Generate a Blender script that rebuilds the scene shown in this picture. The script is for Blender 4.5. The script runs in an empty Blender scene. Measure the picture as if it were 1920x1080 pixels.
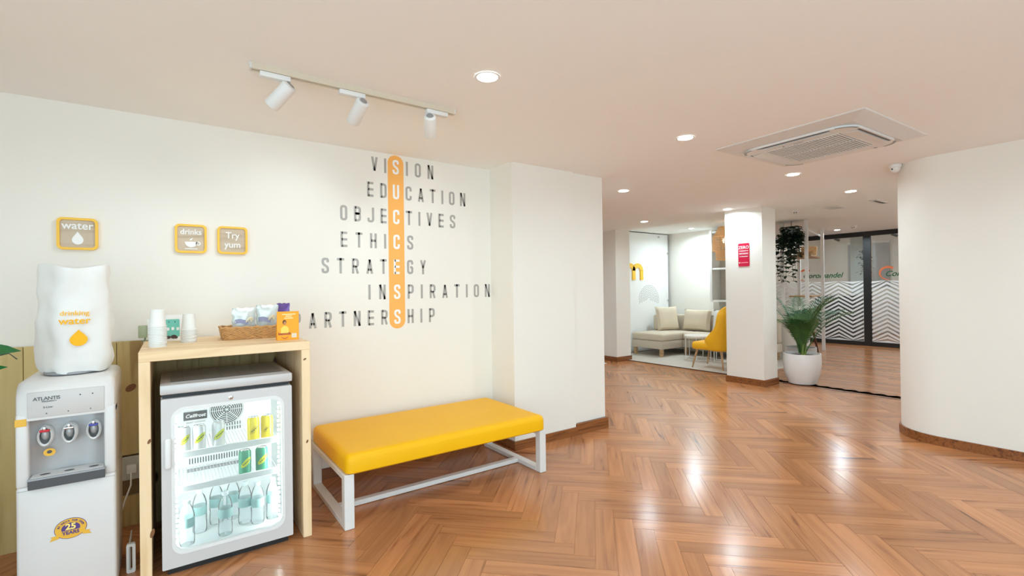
import bpy, bmesh, math, random
from mathutils import Vector, Matrix, noise

random.seed(7)
SC = bpy.context.scene
COL = SC.collection

# ------------------------------------------------------------------ camera
F_PX, YAW, PITCH, ROLL, EYE = 901.0, 0.620, 0.0042, -0.0131, 1.30
fw = Vector((math.sin(YAW) * math.cos(PITCH), math.cos(YAW) * math.cos(PITCH), math.sin(PITCH)))
r0 = Vector((math.cos(YAW), -math.sin(YAW), 0))
u0 = r0.cross(fw)
rt = r0 * math.cos(ROLL) + u0 * math.sin(ROLL)
up = u0 * math.cos(ROLL) - r0 * math.sin(ROLL)
cam_d = bpy.data.cameras.new('camera')
cam = bpy.data.objects.new('camera', cam_d)
COL.objects.link(cam)
cam_d.sensor_width = 36.0
cam_d.lens = 36.0 * F_PX / 1920.0
cam_d.clip_start = 0.02
M = Matrix(((rt.x, up.x, -fw.x, 0), (rt.y, up.y, -fw.y, 0), (rt.z, up.z, -fw.z, EYE), (0, 0, 0, 1)))
cam.matrix_world = M
SC.camera = cam

def project(p):
    v = Vector(p) - Vector((0, 0, EYE))
    w = v.dot(fw)
    if w < 0.05:
        return None
    return 960 + F_PX * v.dot(rt) / w, 540 - F_PX * v.dot(up) / w

# ------------------------------------------------------------------ world, exposure
SKY_W = 3.3             # overcast daylight for the windows added behind the camera
world = bpy.data.worlds.new('world')
SC.world = world
world.use_nodes = True
world.node_tree.nodes['Background'].inputs[0].default_value = (0.65, 0.89, 1.0, 1)
world.node_tree.nodes['Background'].inputs[1].default_value = SKY_W
SC.view_settings.view_transform = 'Standard'
SC.view_settings.look = 'None'
SC.view_settings.gamma = 1.0
SC.view_settings.use_curve_mapping = False
SC.view_settings.exposure = 0.28
SC.cycles.sample_clamp_indirect = 6.0
SC.cycles.max_bounces = 14
SC.cycles.diffuse_bounces = 8
SC.cycles.transparent_max_bounces = 24
DOWN_W = 5.4           # watts of one recessed downlight
SPOT_W = 9.0          # watts of one track spot
WARM = (0.74, 0.92, 1.0)

# ------------------------------------------------------------------ materials
def srgb(r, g, b):
    f = lambda c: (c / 255) / 12.92 if c / 255 <= 0.04045 else ((c / 255 + 0.055) / 1.055) ** 2.4
    return (f(r), f(g), f(b), 1)

MATS = {}
def mat(name, col, rough=0.5, metal=0.0, bump=0.0, bscale=40.0, vary=0.0, vscale=6.0, spec=0.5, coat=0.0, emit=0.0, sheen=0.0):
    if name in MATS:
        return MATS[name]
    m = bpy.data.materials.new(name)
    m.use_nodes = True
    nt = m.node_tree
    b = nt.nodes['Principled BSDF']
    c = col if len(col) == 4 else (*col, 1)
    b.inputs['Base Color'].default_value = c
    b.inputs['Roughness'].default_value = rough
    b.inputs['Metallic'].default_value = metal
    b.inputs['Specular IOR Level'].default_value = spec
    b.inputs['Coat Weight'].default_value = coat
    b.inputs['Sheen Weight'].default_value = sheen
    if emit:
        b.inputs['Emission Color'].default_value = c
        b.inputs['Emission Strength'].default_value = emit
    tc = nt.nodes.new('ShaderNodeTexCoord')
    nz = nt.nodes.new('ShaderNodeTexNoise')
    nz.inputs['Scale'].default_value = vscale
    nz.inputs['Detail'].default_value = 3
    nt.links.new(tc.outputs['Object'], nz.inputs['Vector'])
    mix = nt.nodes.new('ShaderNodeMix')
    mix.data_type = 'RGBA'
    v = vary if vary else 0.02
    mix.inputs['A'].default_value = tuple(max(0, x * (1 - v)) for x in c[:3]) + (1,)
    mix.inputs['B'].default_value = tuple(min(1, x * (1 + v)) for x in c[:3]) + (1,)
    nt.links.new(nz.outputs['Fac'], mix.inputs['Factor'])
    nt.links.new(mix.outputs['Result'], b.inputs['Base Color'])
    if bump:
        bn = nt.nodes.new('ShaderNodeTexNoise')
        bn.inputs['Scale'].default_value = bscale
        bn.inputs['Detail'].default_value = 4
        nt.links.new(tc.outputs['Object'], bn.inputs['Vector'])
        bp = nt.nodes.new('ShaderNodeBump')
        bp.inputs['Strength'].default_value = bump
        bp.inputs['Distance'].default_value = 0.004
        nt.links.new(bn.outputs['Fac'], bp.inputs['Height'])
        nt.links.new(bp.outputs['Normal'], b.inputs['Normal'])
    MATS[name] = m
    return m

def wood(name, light, dark, stretch=(1.5, 22, 22), rough=0.35, knots=False, mode='object', gloss=0.5, contrast=(0.35, 0.72), coat=0.0, tone=0.18):
    """procedural grain along the local X axis; every board shifts the pattern by its own random value"""
    m = bpy.data.materials.new(name)
    m.use_nodes = True
    nt = m.node_tree
    N, L = nt.nodes.new, nt.links.new
    b = nt.nodes['Principled BSDF']
    b.inputs['Roughness'].default_value = rough
    b.inputs['Specular IOR Level'].default_value = gloss
    b.inputs['Coat Weight'].default_value = coat
    b.inputs['Coat Roughness'].default_value = 0.12
    tc = N('ShaderNodeTexCoord')
    if mode == 'uv':
        src = tc.outputs['UV']
        at = N('ShaderNodeAttribute')
        at.attribute_name = 'tone'
        rnd = at.outputs['Fac']
    else:
        src = tc.outputs['Object']
        oi = N('ShaderNodeObjectInfo')
        rnd = oi.outputs['Random']
    off = N('ShaderNodeVectorMath'); off.operation = 'SCALE'
    off.inputs[0].default_value = (13.7, 7.3, 5.1)
    L(rnd, off.inputs['Scale'])
    add = N('ShaderNodeVectorMath'); add.operation = 'ADD'
    L(src, add.inputs[0]); L(off.outputs[0], add.inputs[1])
    mp = N('ShaderNodeMapping')
    mp.inputs['Scale'].default_value = stretch
    L(add.outputs[0], mp.inputs['Vector'])
    nz = N('ShaderNodeTexNoise')
    nz.inputs['Scale'].default_value = 1.0
    nz.inputs['Detail'].default_value = 5
    nz.inputs['Distortion'].default_value = 0.9
    L(mp.outputs[0], nz.inputs['Vector'])
    ramp = N('ShaderNodeValToRGB')
    ramp.color_ramp.elements[0].position = contrast[0]
    ramp.color_ramp.elements[0].color = dark
    ramp.color_ramp.elements[1].position = contrast[1]
    ramp.color_ramp.elements[1].color = light
    mid = ramp.color_ramp.elements.new((contrast[0] * 0.6 + contrast[1] * 0.4))
    mid.color = tuple(light[i] * 0.72 + dark[i] * 0.28 for i in range(3)) + (1,)
    L(nz.outputs['Fac'], ramp.inputs['Fac'])
    col = ramp.outputs['Color']
    # tone of the single board
    hsv = N('ShaderNodeHueSaturation')
    mr = N('ShaderNodeMapRange')
    mr.inputs['To Min'].default_value = 1 - tone
    mr.inputs['To Max'].default_value = 1 + tone
    L(rnd, mr.inputs['Value'])
    L(mr.outputs[0], hsv.inputs['Value'])
    L(col, hsv.inputs['Color'])
    col = hsv.outputs['Color']
    if knots:
        mk = N('ShaderNodeMapping')
        mk.inputs['Scale'].default_value = (3.0, 9.0, 9.0)
        L(add.outputs[0], mk.inputs['Vector'])
        vo = N('ShaderNodeTexVoronoi')
        vo.inputs['Scale'].default_value = 1.0
        L(mk.outputs[0], vo.inputs['Vector'])
        kr = N('ShaderNodeMapRange')
        kr.inputs['From Min'].default_value = 0.06
        kr.inputs['From Max'].default_value = 0.13
        kr.inputs['To Min'].default_value = 1.0
        kr.inputs['To Max'].default_value = 0.0
        L(vo.outputs['Distance'], kr.inputs['Value'])
        mx = N('ShaderNodeMix'); mx.data_type = 'RGBA'
        L(kr.outputs[0], mx.inputs['Factor'])
        L(col, mx.inputs['A'])
        mx.inputs['B'].default_value = srgb(96, 58, 30)
        col = mx.outputs['Result']
    L(col, b.inputs['Base Color'])
    bp = N('ShaderNodeBump')
    bp.inputs['Strength'].default_value = 0.06
    bp.inputs['Distance'].default_value = 0.002
    L(nz.outputs['Fac'], bp.inputs['Height'])
    L(bp.outputs['Normal'], b.inputs['Normal'])
    MATS[name] = m
    return m

def clear_mat(name, tint, rough=0.03, opacity=0.08, fres=1.45):
    """thin clear pane or film: mostly see-through, mirror-like at glancing angles"""
    m = bpy.data.materials.new(name)
    m.use_nodes = True
    nt = m.node_tree
    N, L = nt.nodes.new, nt.links.new
    out = nt.nodes['Material Output']
    pb = nt.nodes['Principled BSDF']
    pb.inputs['Base Color'].default_value = tint
    pb.inputs['Roughness'].default_value = 0.4
    tr = N('ShaderNodeBsdfTransparent')
    tr.inputs['Color'].default_value = tuple(0.5 + 0.5 * x for x in tint[:3]) + (1,)
    gl = N('ShaderNodeBsdfGlossy')
    gl.inputs['Roughness'].default_value = rough
    fr = N('ShaderNodeFresnel')
    fr.inputs['IOR'].default_value = fres
    m1 = N('ShaderNodeMixShader')
    m1.inputs['Fac'].default_value = opacity
    L(tr.outputs[0], m1.inputs[1]); L(pb.outputs[0], m1.inputs[2])
    m2 = N('ShaderNodeMixShader')
    L(fr.outputs[0], m2.inputs['Fac'])
    L(m1.outputs[0], m2.inputs[1]); L(gl.outputs[0], m2.inputs[2])
    L(m2.outputs[0], out.inputs['Surface'])
    MATS[name] = m
    return m

WALL = mat('wall_paint', (0.85, 0.825, 0.77), 0.75, bump=0.03, bscale=90, vary=0.01)
CEIL = mat('ceiling_paint', (0.92, 0.925, 0.92), 0.8, bump=0.02, bscale=70, vary=0.01)
WHITE = mat('white_plastic', (0.80, 0.80, 0.79), 0.32)
COOLER_SHADED = mat('cooler_white_shaded', (0.70, 0.675, 0.655), 0.32)  # white plastic darkened, the cooler's shade is put into its colour
WHITE2 = mat('white_satin', (0.78, 0.78, 0.77), 0.45)
OFFW = mat('offwhite_plastic', (0.70, 0.68, 0.66), 0.4)
BLACK = mat('black_plastic', (0.015, 0.015, 0.016), 0.4)
DARKG = mat('dark_grey_plastic', (0.07, 0.07, 0.075), 0.35)
MIDG = mat('mid_grey_plastic', (0.30, 0.30, 0.31), 0.4)
SILVER = mat('silver_paint', (0.60, 0.58, 0.57), 0.38, metal=0.1)
SILVER2 = mat('silver_panel', (0.42, 0.41, 0.41), 0.33, metal=0.3)
CHROME = mat('chrome', (0.75, 0.75, 0.75), 0.12, metal=1.0)
YELLOW = mat('yellow_leatherette', srgb(240, 180, 0), 0.45, spec=0.3, bump=0.12, bscale=260, vary=0.03)
YEL2 = mat('yellow_plastic', srgb(246, 194, 52), 0.4)
YELINK = mat('yellow_ink', srgb(247, 184, 20), 0.7)
ORANGE = mat('orange_vinyl', srgb(249, 180, 92), 0.55, vary=0.05, vscale=2)
GREYV = mat('grey_vinyl', srgb(170, 167, 163), 0.42, metal=0.1, vary=0.12, vscale=9)
WHITEV = mat('white_vinyl', (0.88, 0.88, 0.87), 0.5)
FRAMEW = mat('white_steel', (0.74, 0.73, 0.71), 0.35, spec=0.5)
RED = mat('red_plastic', srgb(205, 22, 40), 0.35)
BLUE = mat('blue_plastic', srgb(70, 70, 160), 0.35)
PINK = mat('crimson_print', srgb(205, 24, 66), 0.4)
PURPLE = mat('purple_print', srgb(84, 62, 130), 0.4)
GOLD = mat('gold_print', srgb(232, 178, 60), 0.4)
TEAL = mat('teal_print', srgb(110, 196, 180), 0.45)
FABRIC = mat('white_cotton', (0.80, 0.80, 0.78), 0.85, bump=0.15, bscale=400, sheen=0.2)
SOFA = mat('beige_linen', srgb(196, 184, 166), 0.85, bump=0.25, bscale=300, sheen=0.2)
SOFA2 = mat('beige_linen_cushion', srgb(206, 192, 170), 0.85, bump=0.25, bscale=300, sheen=0.2)
GREYFAB = mat('pale_grey_cushion', srgb(205, 202, 198), 0.85, bump=0.25, bscale=300)
CARPET = mat('grey_carpet', srgb(196, 188, 178), 0.95, bump=0.5, bscale=220, vary=0.08, vscale=20)
PINE0 = wood('clear_pine', srgb(243, 217, 178), srgb(224, 188, 140), (1.2, 16, 16), 0.5, tone=0.03)
BASEW = wood('walnut_baseboard', srgb(150, 92, 48), srgb(98, 54, 26), (2.5, 40, 40), 0.35, tone=0.05)
PINE = wood('pine', srgb(243, 217, 178), srgb(224, 188, 140), (1.2, 16, 16), 0.5, knots=True, tone=0.04)
PINE2 = wood('pine_panel', srgb(204, 182, 124), srgb(166, 138, 82), (1.2, 16, 16), 0.55, knots=True, tone=0.08)
OAK = wood('oak_shelf', srgb(196, 160, 118), srgb(150, 112, 74), (2, 30, 30), 0.5, tone=0.08)
DARKW = wood('dark_wood', srgb(92, 56, 36), srgb(52, 30, 20), (3, 40, 40), 0.4, tone=0.05)
SIGNW = wood('sign_ply', srgb(206, 190, 168), srgb(184, 164, 140), (3, 24, 24), 0.6, tone=0.03)
FL_LIGHT, FL_DARK = srgb(184, 124, 80), srgb(108, 60, 32)
PLANK = wood('floor_plank', FL_LIGHT, FL_DARK, (1.4, 21, 21), 0.205, mode='object', contrast=(0.25, 0.60), tone=0.17)
PLANKF = wood('floor_plank_field', FL_LIGHT, FL_DARK, (1.4, 21, 21), 0.205, mode='uv', contrast=(0.25, 0.60), tone=0.17)
JOINT = mat('floor_joint', srgb(226, 176, 128), 0.6)
LEAF = mat('palm_leaf', srgb(60, 98, 44), 0.45, vary=0.3, vscale=8)
LEAF2 = mat('palm_leaf_blue', srgb(78, 128, 98), 0.45, vary=0.3, vscale=8)
LEAFD = mat('dark_leaf', srgb(36, 58, 40), 0.4, vary=0.3, vscale=12)
STEMG = mat('green_stem', srgb(120, 140, 60), 0.5)
SOIL = mat('soil', srgb(70, 52, 38), 0.95, bump=0.8, bscale=60)
WICKER = mat('wicker', srgb(196, 148, 92), 0.6, vary=0.3, vscale=60)
WICKER2 = mat('pale_wicker', srgb(236, 200, 150), 0.6, vary=0.2, vscale=40)
CERAMIC = mat('white_ceramic', (0.80, 0.80, 0.80), 0.25)
LENS = mat('lit_lens', (1.0, 0.97, 0.92), 0.5, emit=14)
LED = mat('led_white', (0.95, 0.98, 1.0), 0.5, emit=26)
BULB = mat('lit_bulb', (1.0, 0.88, 0.70), 0.5, emit=2.5)
PANEL = mat('lit_ceiling_panel', (1.0, 0.99, 0.97), 0.5, emit=9)
GLASS = clear_mat('clear_glass', (0.9, 0.95, 0.94, 1), 0.02, 0.03)
FROST = mat('frosted_film', (0.80, 0.80, 0.80), 0.6)
PET = clear_mat('clear_pet', (0.90, 0.94, 0.94, 1), 0.1, 0.18, 1.14)
BLABEL = mat('bottle_label', srgb(150, 188, 184), 0.4, vary=0.12, vscale=50)
CANW = mat('silver_white_can', (0.72, 0.72, 0.71), 0.3, metal=0.2)
CANY = mat('yellow_can', srgb(238, 214, 30), 0.3)
CANG = mat('green_can', srgb(50, 146, 110), 0.3)
LIME = mat('lime_print', srgb(196, 204, 40), 0.4)
FROSTED_GLOW = mat('frosted_white_glass', (0.86, 0.87, 0.86), 0.55)

# ------------------------------------------------------------------ mesh helpers
class MB:
    def __init__(s):
        s.v, s.f = [], []
    def add(s, vs, fs):
        o = len(s.v)
        s.v += [tuple(p) for p in vs]
        s.f += [tuple(i + o for i in f) for f in fs]
        return s
    def box(s, x0, x1, y0, y1, z0, z1):
        return s.add([(x0, y0, z0), (x1, y0, z0), (x1, y1, z0), (x0, y1, z0), (x0, y0, z1), (x1, y0, z1), (x1, y1, z1), (x0, y1, z1)],
                     [(0, 3, 2, 1), (4, 5, 6, 7), (0, 1, 5, 4), (1, 2, 6, 5), (2, 3, 7, 6), (3, 0, 4, 7)])
    def bbox(s, x0, x1, y0, y1, z0, z1, r=0.004, seg=2):
        """box with rounded edges"""
        bm = bmesh.new()
        bmesh.ops.create_cube(bm, size=1.0)
        for v in bm.verts:
            v.co = Vector(((x0 + x1) / 2 + v.co.x * (x1 - x0), (y0 + y1) / 2 + v.co.y * (y1 - y0), (z0 + z1) / 2 + v.co.z * (z1 - z0)))
        r = min(r, 0.49 * min(x1 - x0, y1 - y0, z1 - z0))
        bmesh.ops.bevel(bm, geom=list(bm.edges), offset=r, segments=seg, profile=0.5, affect='EDGES', clamp_overlap=True)
        bm.verts.index_update()
        s.add([v.co[:] for v in bm.verts], [[v.index for v in f.verts] for f in bm.faces])
        bm.free()
        return s
    def lathe(s, prof, c=(0, 0, 0), n=24, sx=1, sy=1, cap=True):
        """prof: list of (radius, z)"""
        o = []
        for r, z in prof:
            for i in range(n):
                a = 2 * math.pi * i / n
                o.append((c[0] + r * sx * math.cos(a), c[1] + r * sy * math.sin(a), c[2] + z))
        fs = []
        for k in range(len(prof) - 1):
            for i in range(n):
                j = (i + 1) % n
                fs.append((k * n + i, k * n + j, (k + 1) * n + j, (k + 1) * n + i))
        if cap and prof[0][0] > 1e-6:
            fs.append(tuple(range(n - 1, -1, -1)))
        if cap and prof[-1][0] > 1e-6:
            fs.append(tuple((len(prof) - 1) * n + i for i in range(n)))
        return s.add(o, fs)
    def tube(s, pts, r, n=8, cap=True):
        """round bar along points; r number or list"""
        pts = [Vector(p) for p in pts]
        rs = r if isinstance(r, (list, tuple)) else [r] * len(pts)
        o = []
        prev = None
        for i, p in enumerate(pts):
            d = (pts[min(i + 1, len(pts) - 1)] - pts[max(i - 1, 0)]).normalized()
            a = prev if prev is not None and abs(prev.dot(d)) < 0.95 else (Vector((0, 0, 1)) if abs(d.z) < 0.9 else Vector((1, 0, 0)))
            x = (a - d * a.dot(d)).normalized()
            prev = x
            y = d.cross(x)
            for k in range(n):
                t = 2 * math.pi * k / n
                o.append(p + (x * math.cos(t) + y * math.sin(t)) * rs[i])
        fs = []
        for i in range(len(pts) - 1):
            for k in range(n):
                j = (k + 1) % n
                fs.append((i * n + k, i * n + j, (i + 1) * n + j, (i + 1) * n + k))
        if cap:
            fs.append(tuple(range(n - 1, -1, -1)))
            fs.append(tuple((len(pts) - 1) * n + k for k in range(n)))
        return s.add(o, fs)
    def prism(s, poly, f, t):
        """poly: 2-D outline (counter-clockwise); f(u, v, w) maps to 3-D; thickness t along w"""
        n = len(poly)
        vs = [f(u, v, 0) for u, v in poly] + [f(u, v, t) for u, v in poly]
        fs = [tuple(range(n - 1, -1, -1)), tuple(range(n, 2 * n))] + [(i, (i + 1) % n, n + (i + 1) % n, n + i) for i in range(n)]
        return s.add(vs, fs)
    def ring(s, outer, inner, f, t):
        """frame between two outlines with the same number of points"""
        n = len(outer)
        vs = [f(u, v, 0) for u, v in outer] + [f(u, v, 0) for u, v in inner] + [f(u, v, t) for u, v in outer] + [f(u, v, t) for u, v in inner]
        fs = []
        for i in range(n):
            j = (i + 1) % n
            fs += [(i, j, n + j, n + i), (2 * n + i, 3 * n + i, 3 * n + j, 2 * n + j), (i, 2 * n + i, 2 * n + j, j), (n + i, n + j, 3 * n + j, 3 * n + i)]
        return s.add(vs, fs)
    def ellipsoid(s, c, r, n=16, m=8):
        pr = [(math.sin(math.pi * k / m), -math.cos(math.pi * k / m)) for k in range(m + 1)]
        o, fs = [], []
        for a, z in pr:
            for i in range(n):
                t = 2 * math.pi * i / n
                o.append((c[0] + r[0] * a * math.cos(t), c[1] + r[1] * a * math.sin(t), c[2] + r[2] * z))
        for k in range(m):
            for i in range(n):
                j = (i + 1) % n
                fs.append((k * n + i, k * n + j, (k + 1) * n + j, (k + 1) * n + i))
        return s.add(o, fs)
    def xform(s, mtx):
        s.v = [tuple(mtx @ Vector(p)) for p in s.v]
        return s
    def mesh(s, name, smooth=False):
        me = bpy.data.meshes.new(name)
        me.from_pydata(s.v, [], s.f)
        bm = bmesh.new()
        bm.from_mesh(me)
        bmesh.ops.remove_doubles(bm, verts=bm.verts, dist=1e-6)
        bmesh.ops.recalc_face_normals(bm, faces=bm.faces)
        bm.to_mesh(me)
        bm.free()
        if smooth:
            for p in me.polygons:
                p.use_smooth = True
            me.set_sharp_from_angle(angle=math.radians(38))
        return me
    def build(s, name, m, parent=None, smooth=False, loc=None):
        o = bpy.data.objects.new(name, s.mesh(name, smooth))
        if m:
            o.data.materials.append(m)
        COL.objects.link(o)
        if parent:
            o.parent = parent
        if loc:
            o.location = loc
        return o

def tag(o, label=None, cat=None, group=None, kind=None):
    if label:
        o['label'] = label
    if cat:
        o['category'] = cat
    if group:
        o['group'] = group
    if kind:
        o['kind'] = kind
    return o

def thing(name, loc, label, cat, group=None, rz=0.0):
    o = bpy.data.objects.new(name, None)
    o.empty_display_size = 0.05
    COL.objects.link(o)
    o.location = loc
    o.rotation_euler = (0, 0, rz)
    return tag(o, label, cat, group)

def struct(o):
    o['kind'] = 'structure'
    return o

def copy_tree(o, parent=None):
    c = o.copy()
    COL.objects.link(c)
    if parent:
        c.parent = parent
    for ch in list(o.children):
        copy_tree(ch, c)
    return c

def rrect(x0, x1, y0, y1, r, n=6):
    """rounded rectangle outline, counter-clockwise"""
    o = []
    for cx, cy, a in ((x1 - r, y0 + r, -90), (x1 - r, y1 - r, 0), (x0 + r, y1 - r, 90), (x0 + r, y0 + r, 180)):
        for k in range(n + 1):
            t = math.radians(a + 90 * k / n)
            o.append((cx + r * math.cos(t), cy + r * math.sin(t)))
    return o

FRONT = lambda y: (lambda u, v, w: (u, y - w, v))          # faces -Y
SIDE = lambda x: (lambda u, v, w: (x - w, -u, v))          # faces -X, reads along -Y

def font_mesh(text, size, bold=0.0, shear=0.0, spacing=1.0, extrude=0.0006, align='CENTER'):
    cu = bpy.data.curves.new('txt', 'FONT')
    cu.body = text
    cu.size = size
    cu.align_x = align
    cu.align_y = 'CENTER'
    cu.offset = bold
    cu.shear = shear
    cu.space_character = spacing
    cu.extrude = extrude
    cu.resolution_u = 4
    o = bpy.data.objects.new('txt', cu)
    me = o.to_mesh()
    mb = MB()
    mb.add([v.co[:] for v in me.vertices], [list(p.vertices) for p in me.polygons])
    o.to_mesh_clear()
    bpy.data.objects.remove(o)
    bpy.data.curves.remove(cu)
    return mb

def text_on(text, size, f, u, v, m, parent, name='lettering', sx=1.0, **kw):
    """text laid on a plane given by f(u, v, w)"""
    mb = font_mesh(text, size, **kw)
    mb.v = [f(u + p[0] * sx, v + p[1], 0.0008 + p[2]) for p in mb.v]
    return mb.build(name, m, parent)

# condensed stroke capitals for the wall lettering ------------------
GW, GT = 0.46, 0.15
def _round(pts, r, closed=False, n=5):
    out = []
    m = len(pts)
    for i in range(m):
        p = Vector(pts[i])
        if not closed and i in (0, m - 1):
            out.append(p); continue
        a, b = Vector(pts[i - 1]), Vector(pts[(i + 1) % m])
        d1, d2 = (a - p), (b - p)
        rr = min(r, d1.length * 0.48, d2.length * 0.48)
        p1, p2 = p + d1.normalized() * rr, p + d2.normalized() * rr
        for k in range(n + 1):
            t = k / n
            out.append(p1 * (1 - t) ** 2 + p * 2 * t * (1 - t) + p2 * t * t)
    return out
def _ribbon(pts, t, closed=False):
    m = len(pts)
    lft, rgt = [], []
    for i in range(m):
        p = pts[i]
        a = pts[i - 1] if (i > 0 or closed) else None
        b = pts[(i + 1) % m] if (i < m - 1 or closed) else None
        d1 = (p - a).normalized() if a is not None else None
        d2 = (b - p).normalized() if b is not None else None
        d1 = d1 or d2
        d2 = d2 or d1
        n1, n2 = Vector((-d1.y, d1.x)), Vector((-d2.y, d2.x))
        n = (n1 + n2)
        n = n1 if n.length < 1e-6 else n.normalized()
        k = min(2.0, 1 / max(0.3, n.dot(n1)))
        lft.append(p + n * t / 2 * k)
        rgt.append(p - n * t / 2 * k)
    quads = []
    for i in range(m if closed else m - 1):
        j = (i + 1) % m
        quads.append([rgt[i], rgt[j], lft[j], lft[i]])
    return quads
def glyph(ch):
    W, t = GW, GT
    L, R, T, B, C = t / 2, W - t / 2, 1 - t / 2, t / 2, W / 2
    S = []
    def st(*pts, r=0.0, closed=False):
        p = [Vector(q) for q in pts]
        if r:
            p = _round(p, r, closed)
        S.extend(_ribbon(p, t, closed))
    w = W
    if ch == 'I': st((L, 0), (L, 1)); w = t
    elif ch == 'V': st((L, 1), (C, 0.06)); st((R, 1), (C, 0.06)); 
    elif ch == 'S': st((R, .70), (R, T), (L, T), (L, .58), (R, .42), (R, B), (L, B), (L, .30), r=.2)
    elif ch == 'O': st((L, B), (R, B), (R, T), (L, T), r=.17, closed=True)
    elif ch == 'N': st((L, 0), (L, 1)); st((R, 0), (R, 1)); st((L, 1), (R, 0))
    elif ch == 'E':
        st((L, 0), (L, 1))
        for y in (B, .5, T): st((L, y), (W * .93, y))
    elif ch == 'D': st((L, 0), (L, 1)); st((L, T), (R, T), (R, B), (L, B), r=.18)
    elif ch == 'U': st((L, 1), (L, B), (R, B), (R, 1), r=.18)
    elif ch == 'C': st((R, .66), (R, T), (L, T), (L, B), (R, B), (R, .34), r=.18)
    elif ch == 'A': st((L, 0), (C, .96)); st((R, 0), (C, .96)); st((L + .04, .27), (R - .04, .27))
    elif ch == 'T': st((0, T), (W, T)); st((C, 0), (C, 1))
    elif ch == 'B': st((L, 0), (L, 1)); st((L, T), (R, T), (R, .52), (L, .52), r=.15); st((L, .52), (R, .52), (R, B), (L, B), r=.15)
    elif ch == 'J': st((R, 1), (R, B), (L, B), (L, .3), r=.18)
    elif ch == 'H': st((L, 0), (L, 1)); st((R, 0), (R, 1)); st((L, .5), (R, .5))
    elif ch == 'P': st((L, 0), (L, 1)); st((L, T), (R, T), (R, .43), (L, .43), r=.17)
    elif ch == 'R': st((L, 0), (L, 1)); st((L, T), (R, T), (R, .48), (L, .48), r=.17); st((C + .02, .5), (R, 0))
    elif ch == 'G': st((R, .68), (R, T), (L, T), (L, B), (R, B), (R, .48), (C, .48), r=.17)
    elif ch == 'Y': st((L, 1), (C, .45)); st((R, 1), (C, .45)); st((C, 0), (C, .5))
    return S, w

# ================================================================== THE SETTING
HC, HL = 2.345, 2.46                 # main ceiling, lounge ceiling
YW, YP = 3.50, 3.17                  # main wall, pier face
XE = 6.72                            # threshold between hall and lounge
XG = 12.25                           # glass partition

floor = struct(MB().box(-2.1, 16.6, -2.6, 9.2, -0.09, -0.004).build('floor', JOINT))

# herringbone planks -------------------------------------------------
PW = 0.1035
PL = PW * 6
S2 = math.sqrt(0.5)
d1, d2 = Vector((S2, -S2, 0)), Vector((-S2, -S2, 0))
O0 = Vector((1.235, 2.556, 0))
cand = []
def try_plank(p0, q0, lp, lq):
    c = O0 + d1 * (p0 + lp / 2) + d2 * (q0 + lq / 2)
    x, y = c.x, c.y
    if not (-2.2 < x < XE + 0.35 and -2.7 < y < 9.3):
        return
    if x > XE - 0.02:
        return
    cand.append((c, lp > lq))
for j in range(-160, 161):
    for n in range(-16, 17):
        try_plank(j * PW + 2 * PL * n, j * PW, PL, PW)
        try_plank(j * PW, (j + 1) * PW + 2 * PL * n, PW, PL)
def covered(c):
    x, y = c.x, c.y
    return (y > YW + 0.3 and x < 3.2) or (y > YP + 0.35 and 2.3 < x < 3.2) or (x > 5.35 and y < 1.2) or y > 9.2 or y < -2.6 or x < -2.1
def seen(c):
    q = project(c)
    if covered(c) or q is None:
        return 0
    if not (-60 < q[0] < 1980 and 500 < q[1] < 1150):
        return 0
    if c.y > 3.3 and q[0] < 1100:
        return 0
    return 1 / ((c - Vector((0, 0, EYE))).length ** 3)
cand = [(c, h, seen(c)) for c, h in cand if not covered(c)]
cand.sort(key=lambda t: -t[2])
pm = MB().box(-PL / 2 + .0008, PL / 2 - .0008, -PW / 2 + .0008, PW / 2 - .0008, -0.012, 0.0)
plank_mesh = pm.mesh('plank')
plank_mesh.materials.append(PLANK)
for c, h, s in cand[:300]:
    o = bpy.data.objects.new('plank', plank_mesh)
    COL.objects.link(o)
    o.parent = floor
    o.location = c
    o.rotation_euler = (0, 0, math.radians(-45 if h else 45))
def field(name, items, lx, ly, m, parent):
    """the remaining boards joined into one object with a tone and grain offset for each"""
    vs, fs, uv, tone = [], [], [], []
    for c, a in items:
        ca, sa = math.cos(a), math.sin(a)
        t = random.random()
        k = len(vs)
        for z in (-0.012, 0.0):
            for u, v in ((-lx, -ly), (lx, -ly), (lx, ly), (-lx, ly)):
                vs.append((c[0] + u * ca - v * sa, c[1] + u * sa + v * ca, z))
        for f in ((4, 5, 6, 7), (0, 1, 5, 4), (1, 2, 6, 5), (2, 3, 7, 6), (3, 0, 4, 7)):
            fs.append(tuple(k + i for i in f))
            for i in f:
                u, v = ((-lx, -ly), (lx, -ly), (lx, ly), (-lx, ly))[i % 4]
                uv.append((u, v))
            tone.append(t)
    me = bpy.data.meshes.new(name)
    me.from_pydata(vs, [], fs)
    ul = me.uv_layers.new(name='UVMap')
    for i, q in enumerate(uv):
        ul.data[i].uv = q
    at = me.attributes.new('tone', 'FLOAT', 'FACE')
    for i, t in enumerate(tone):
        at.data[i].value = t
    o = bpy.data.objects.new(name, me)
    me.materials.append(m)
    COL.objects.link(o)
    o.parent = parent
    o['kind'] = 'stuff'
    return o
field('plank_field', [((c.x, c.y), math.radians(-45 if h else 45)) for c, h, s in cand[300:]], PL / 2 - .0008, PW / 2 - .0008, PLANKF, floor)
# straight boards of the passage beyond the threshold, running along Y
items = []
yy0 = 1.2
x = XE + 0.06
k = 0
while x < 16.4:
    y = yy0 - (0.4 if k % 2 else 0.0)
    while y < 7.0:
        items.append(((x + 0.065, y + 0.6), math.pi / 2))
        y += 1.2
    x += 0.13
    k += 1
field('board_field', items, 0.599, 0.0642, PLANKF, floor)

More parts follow.
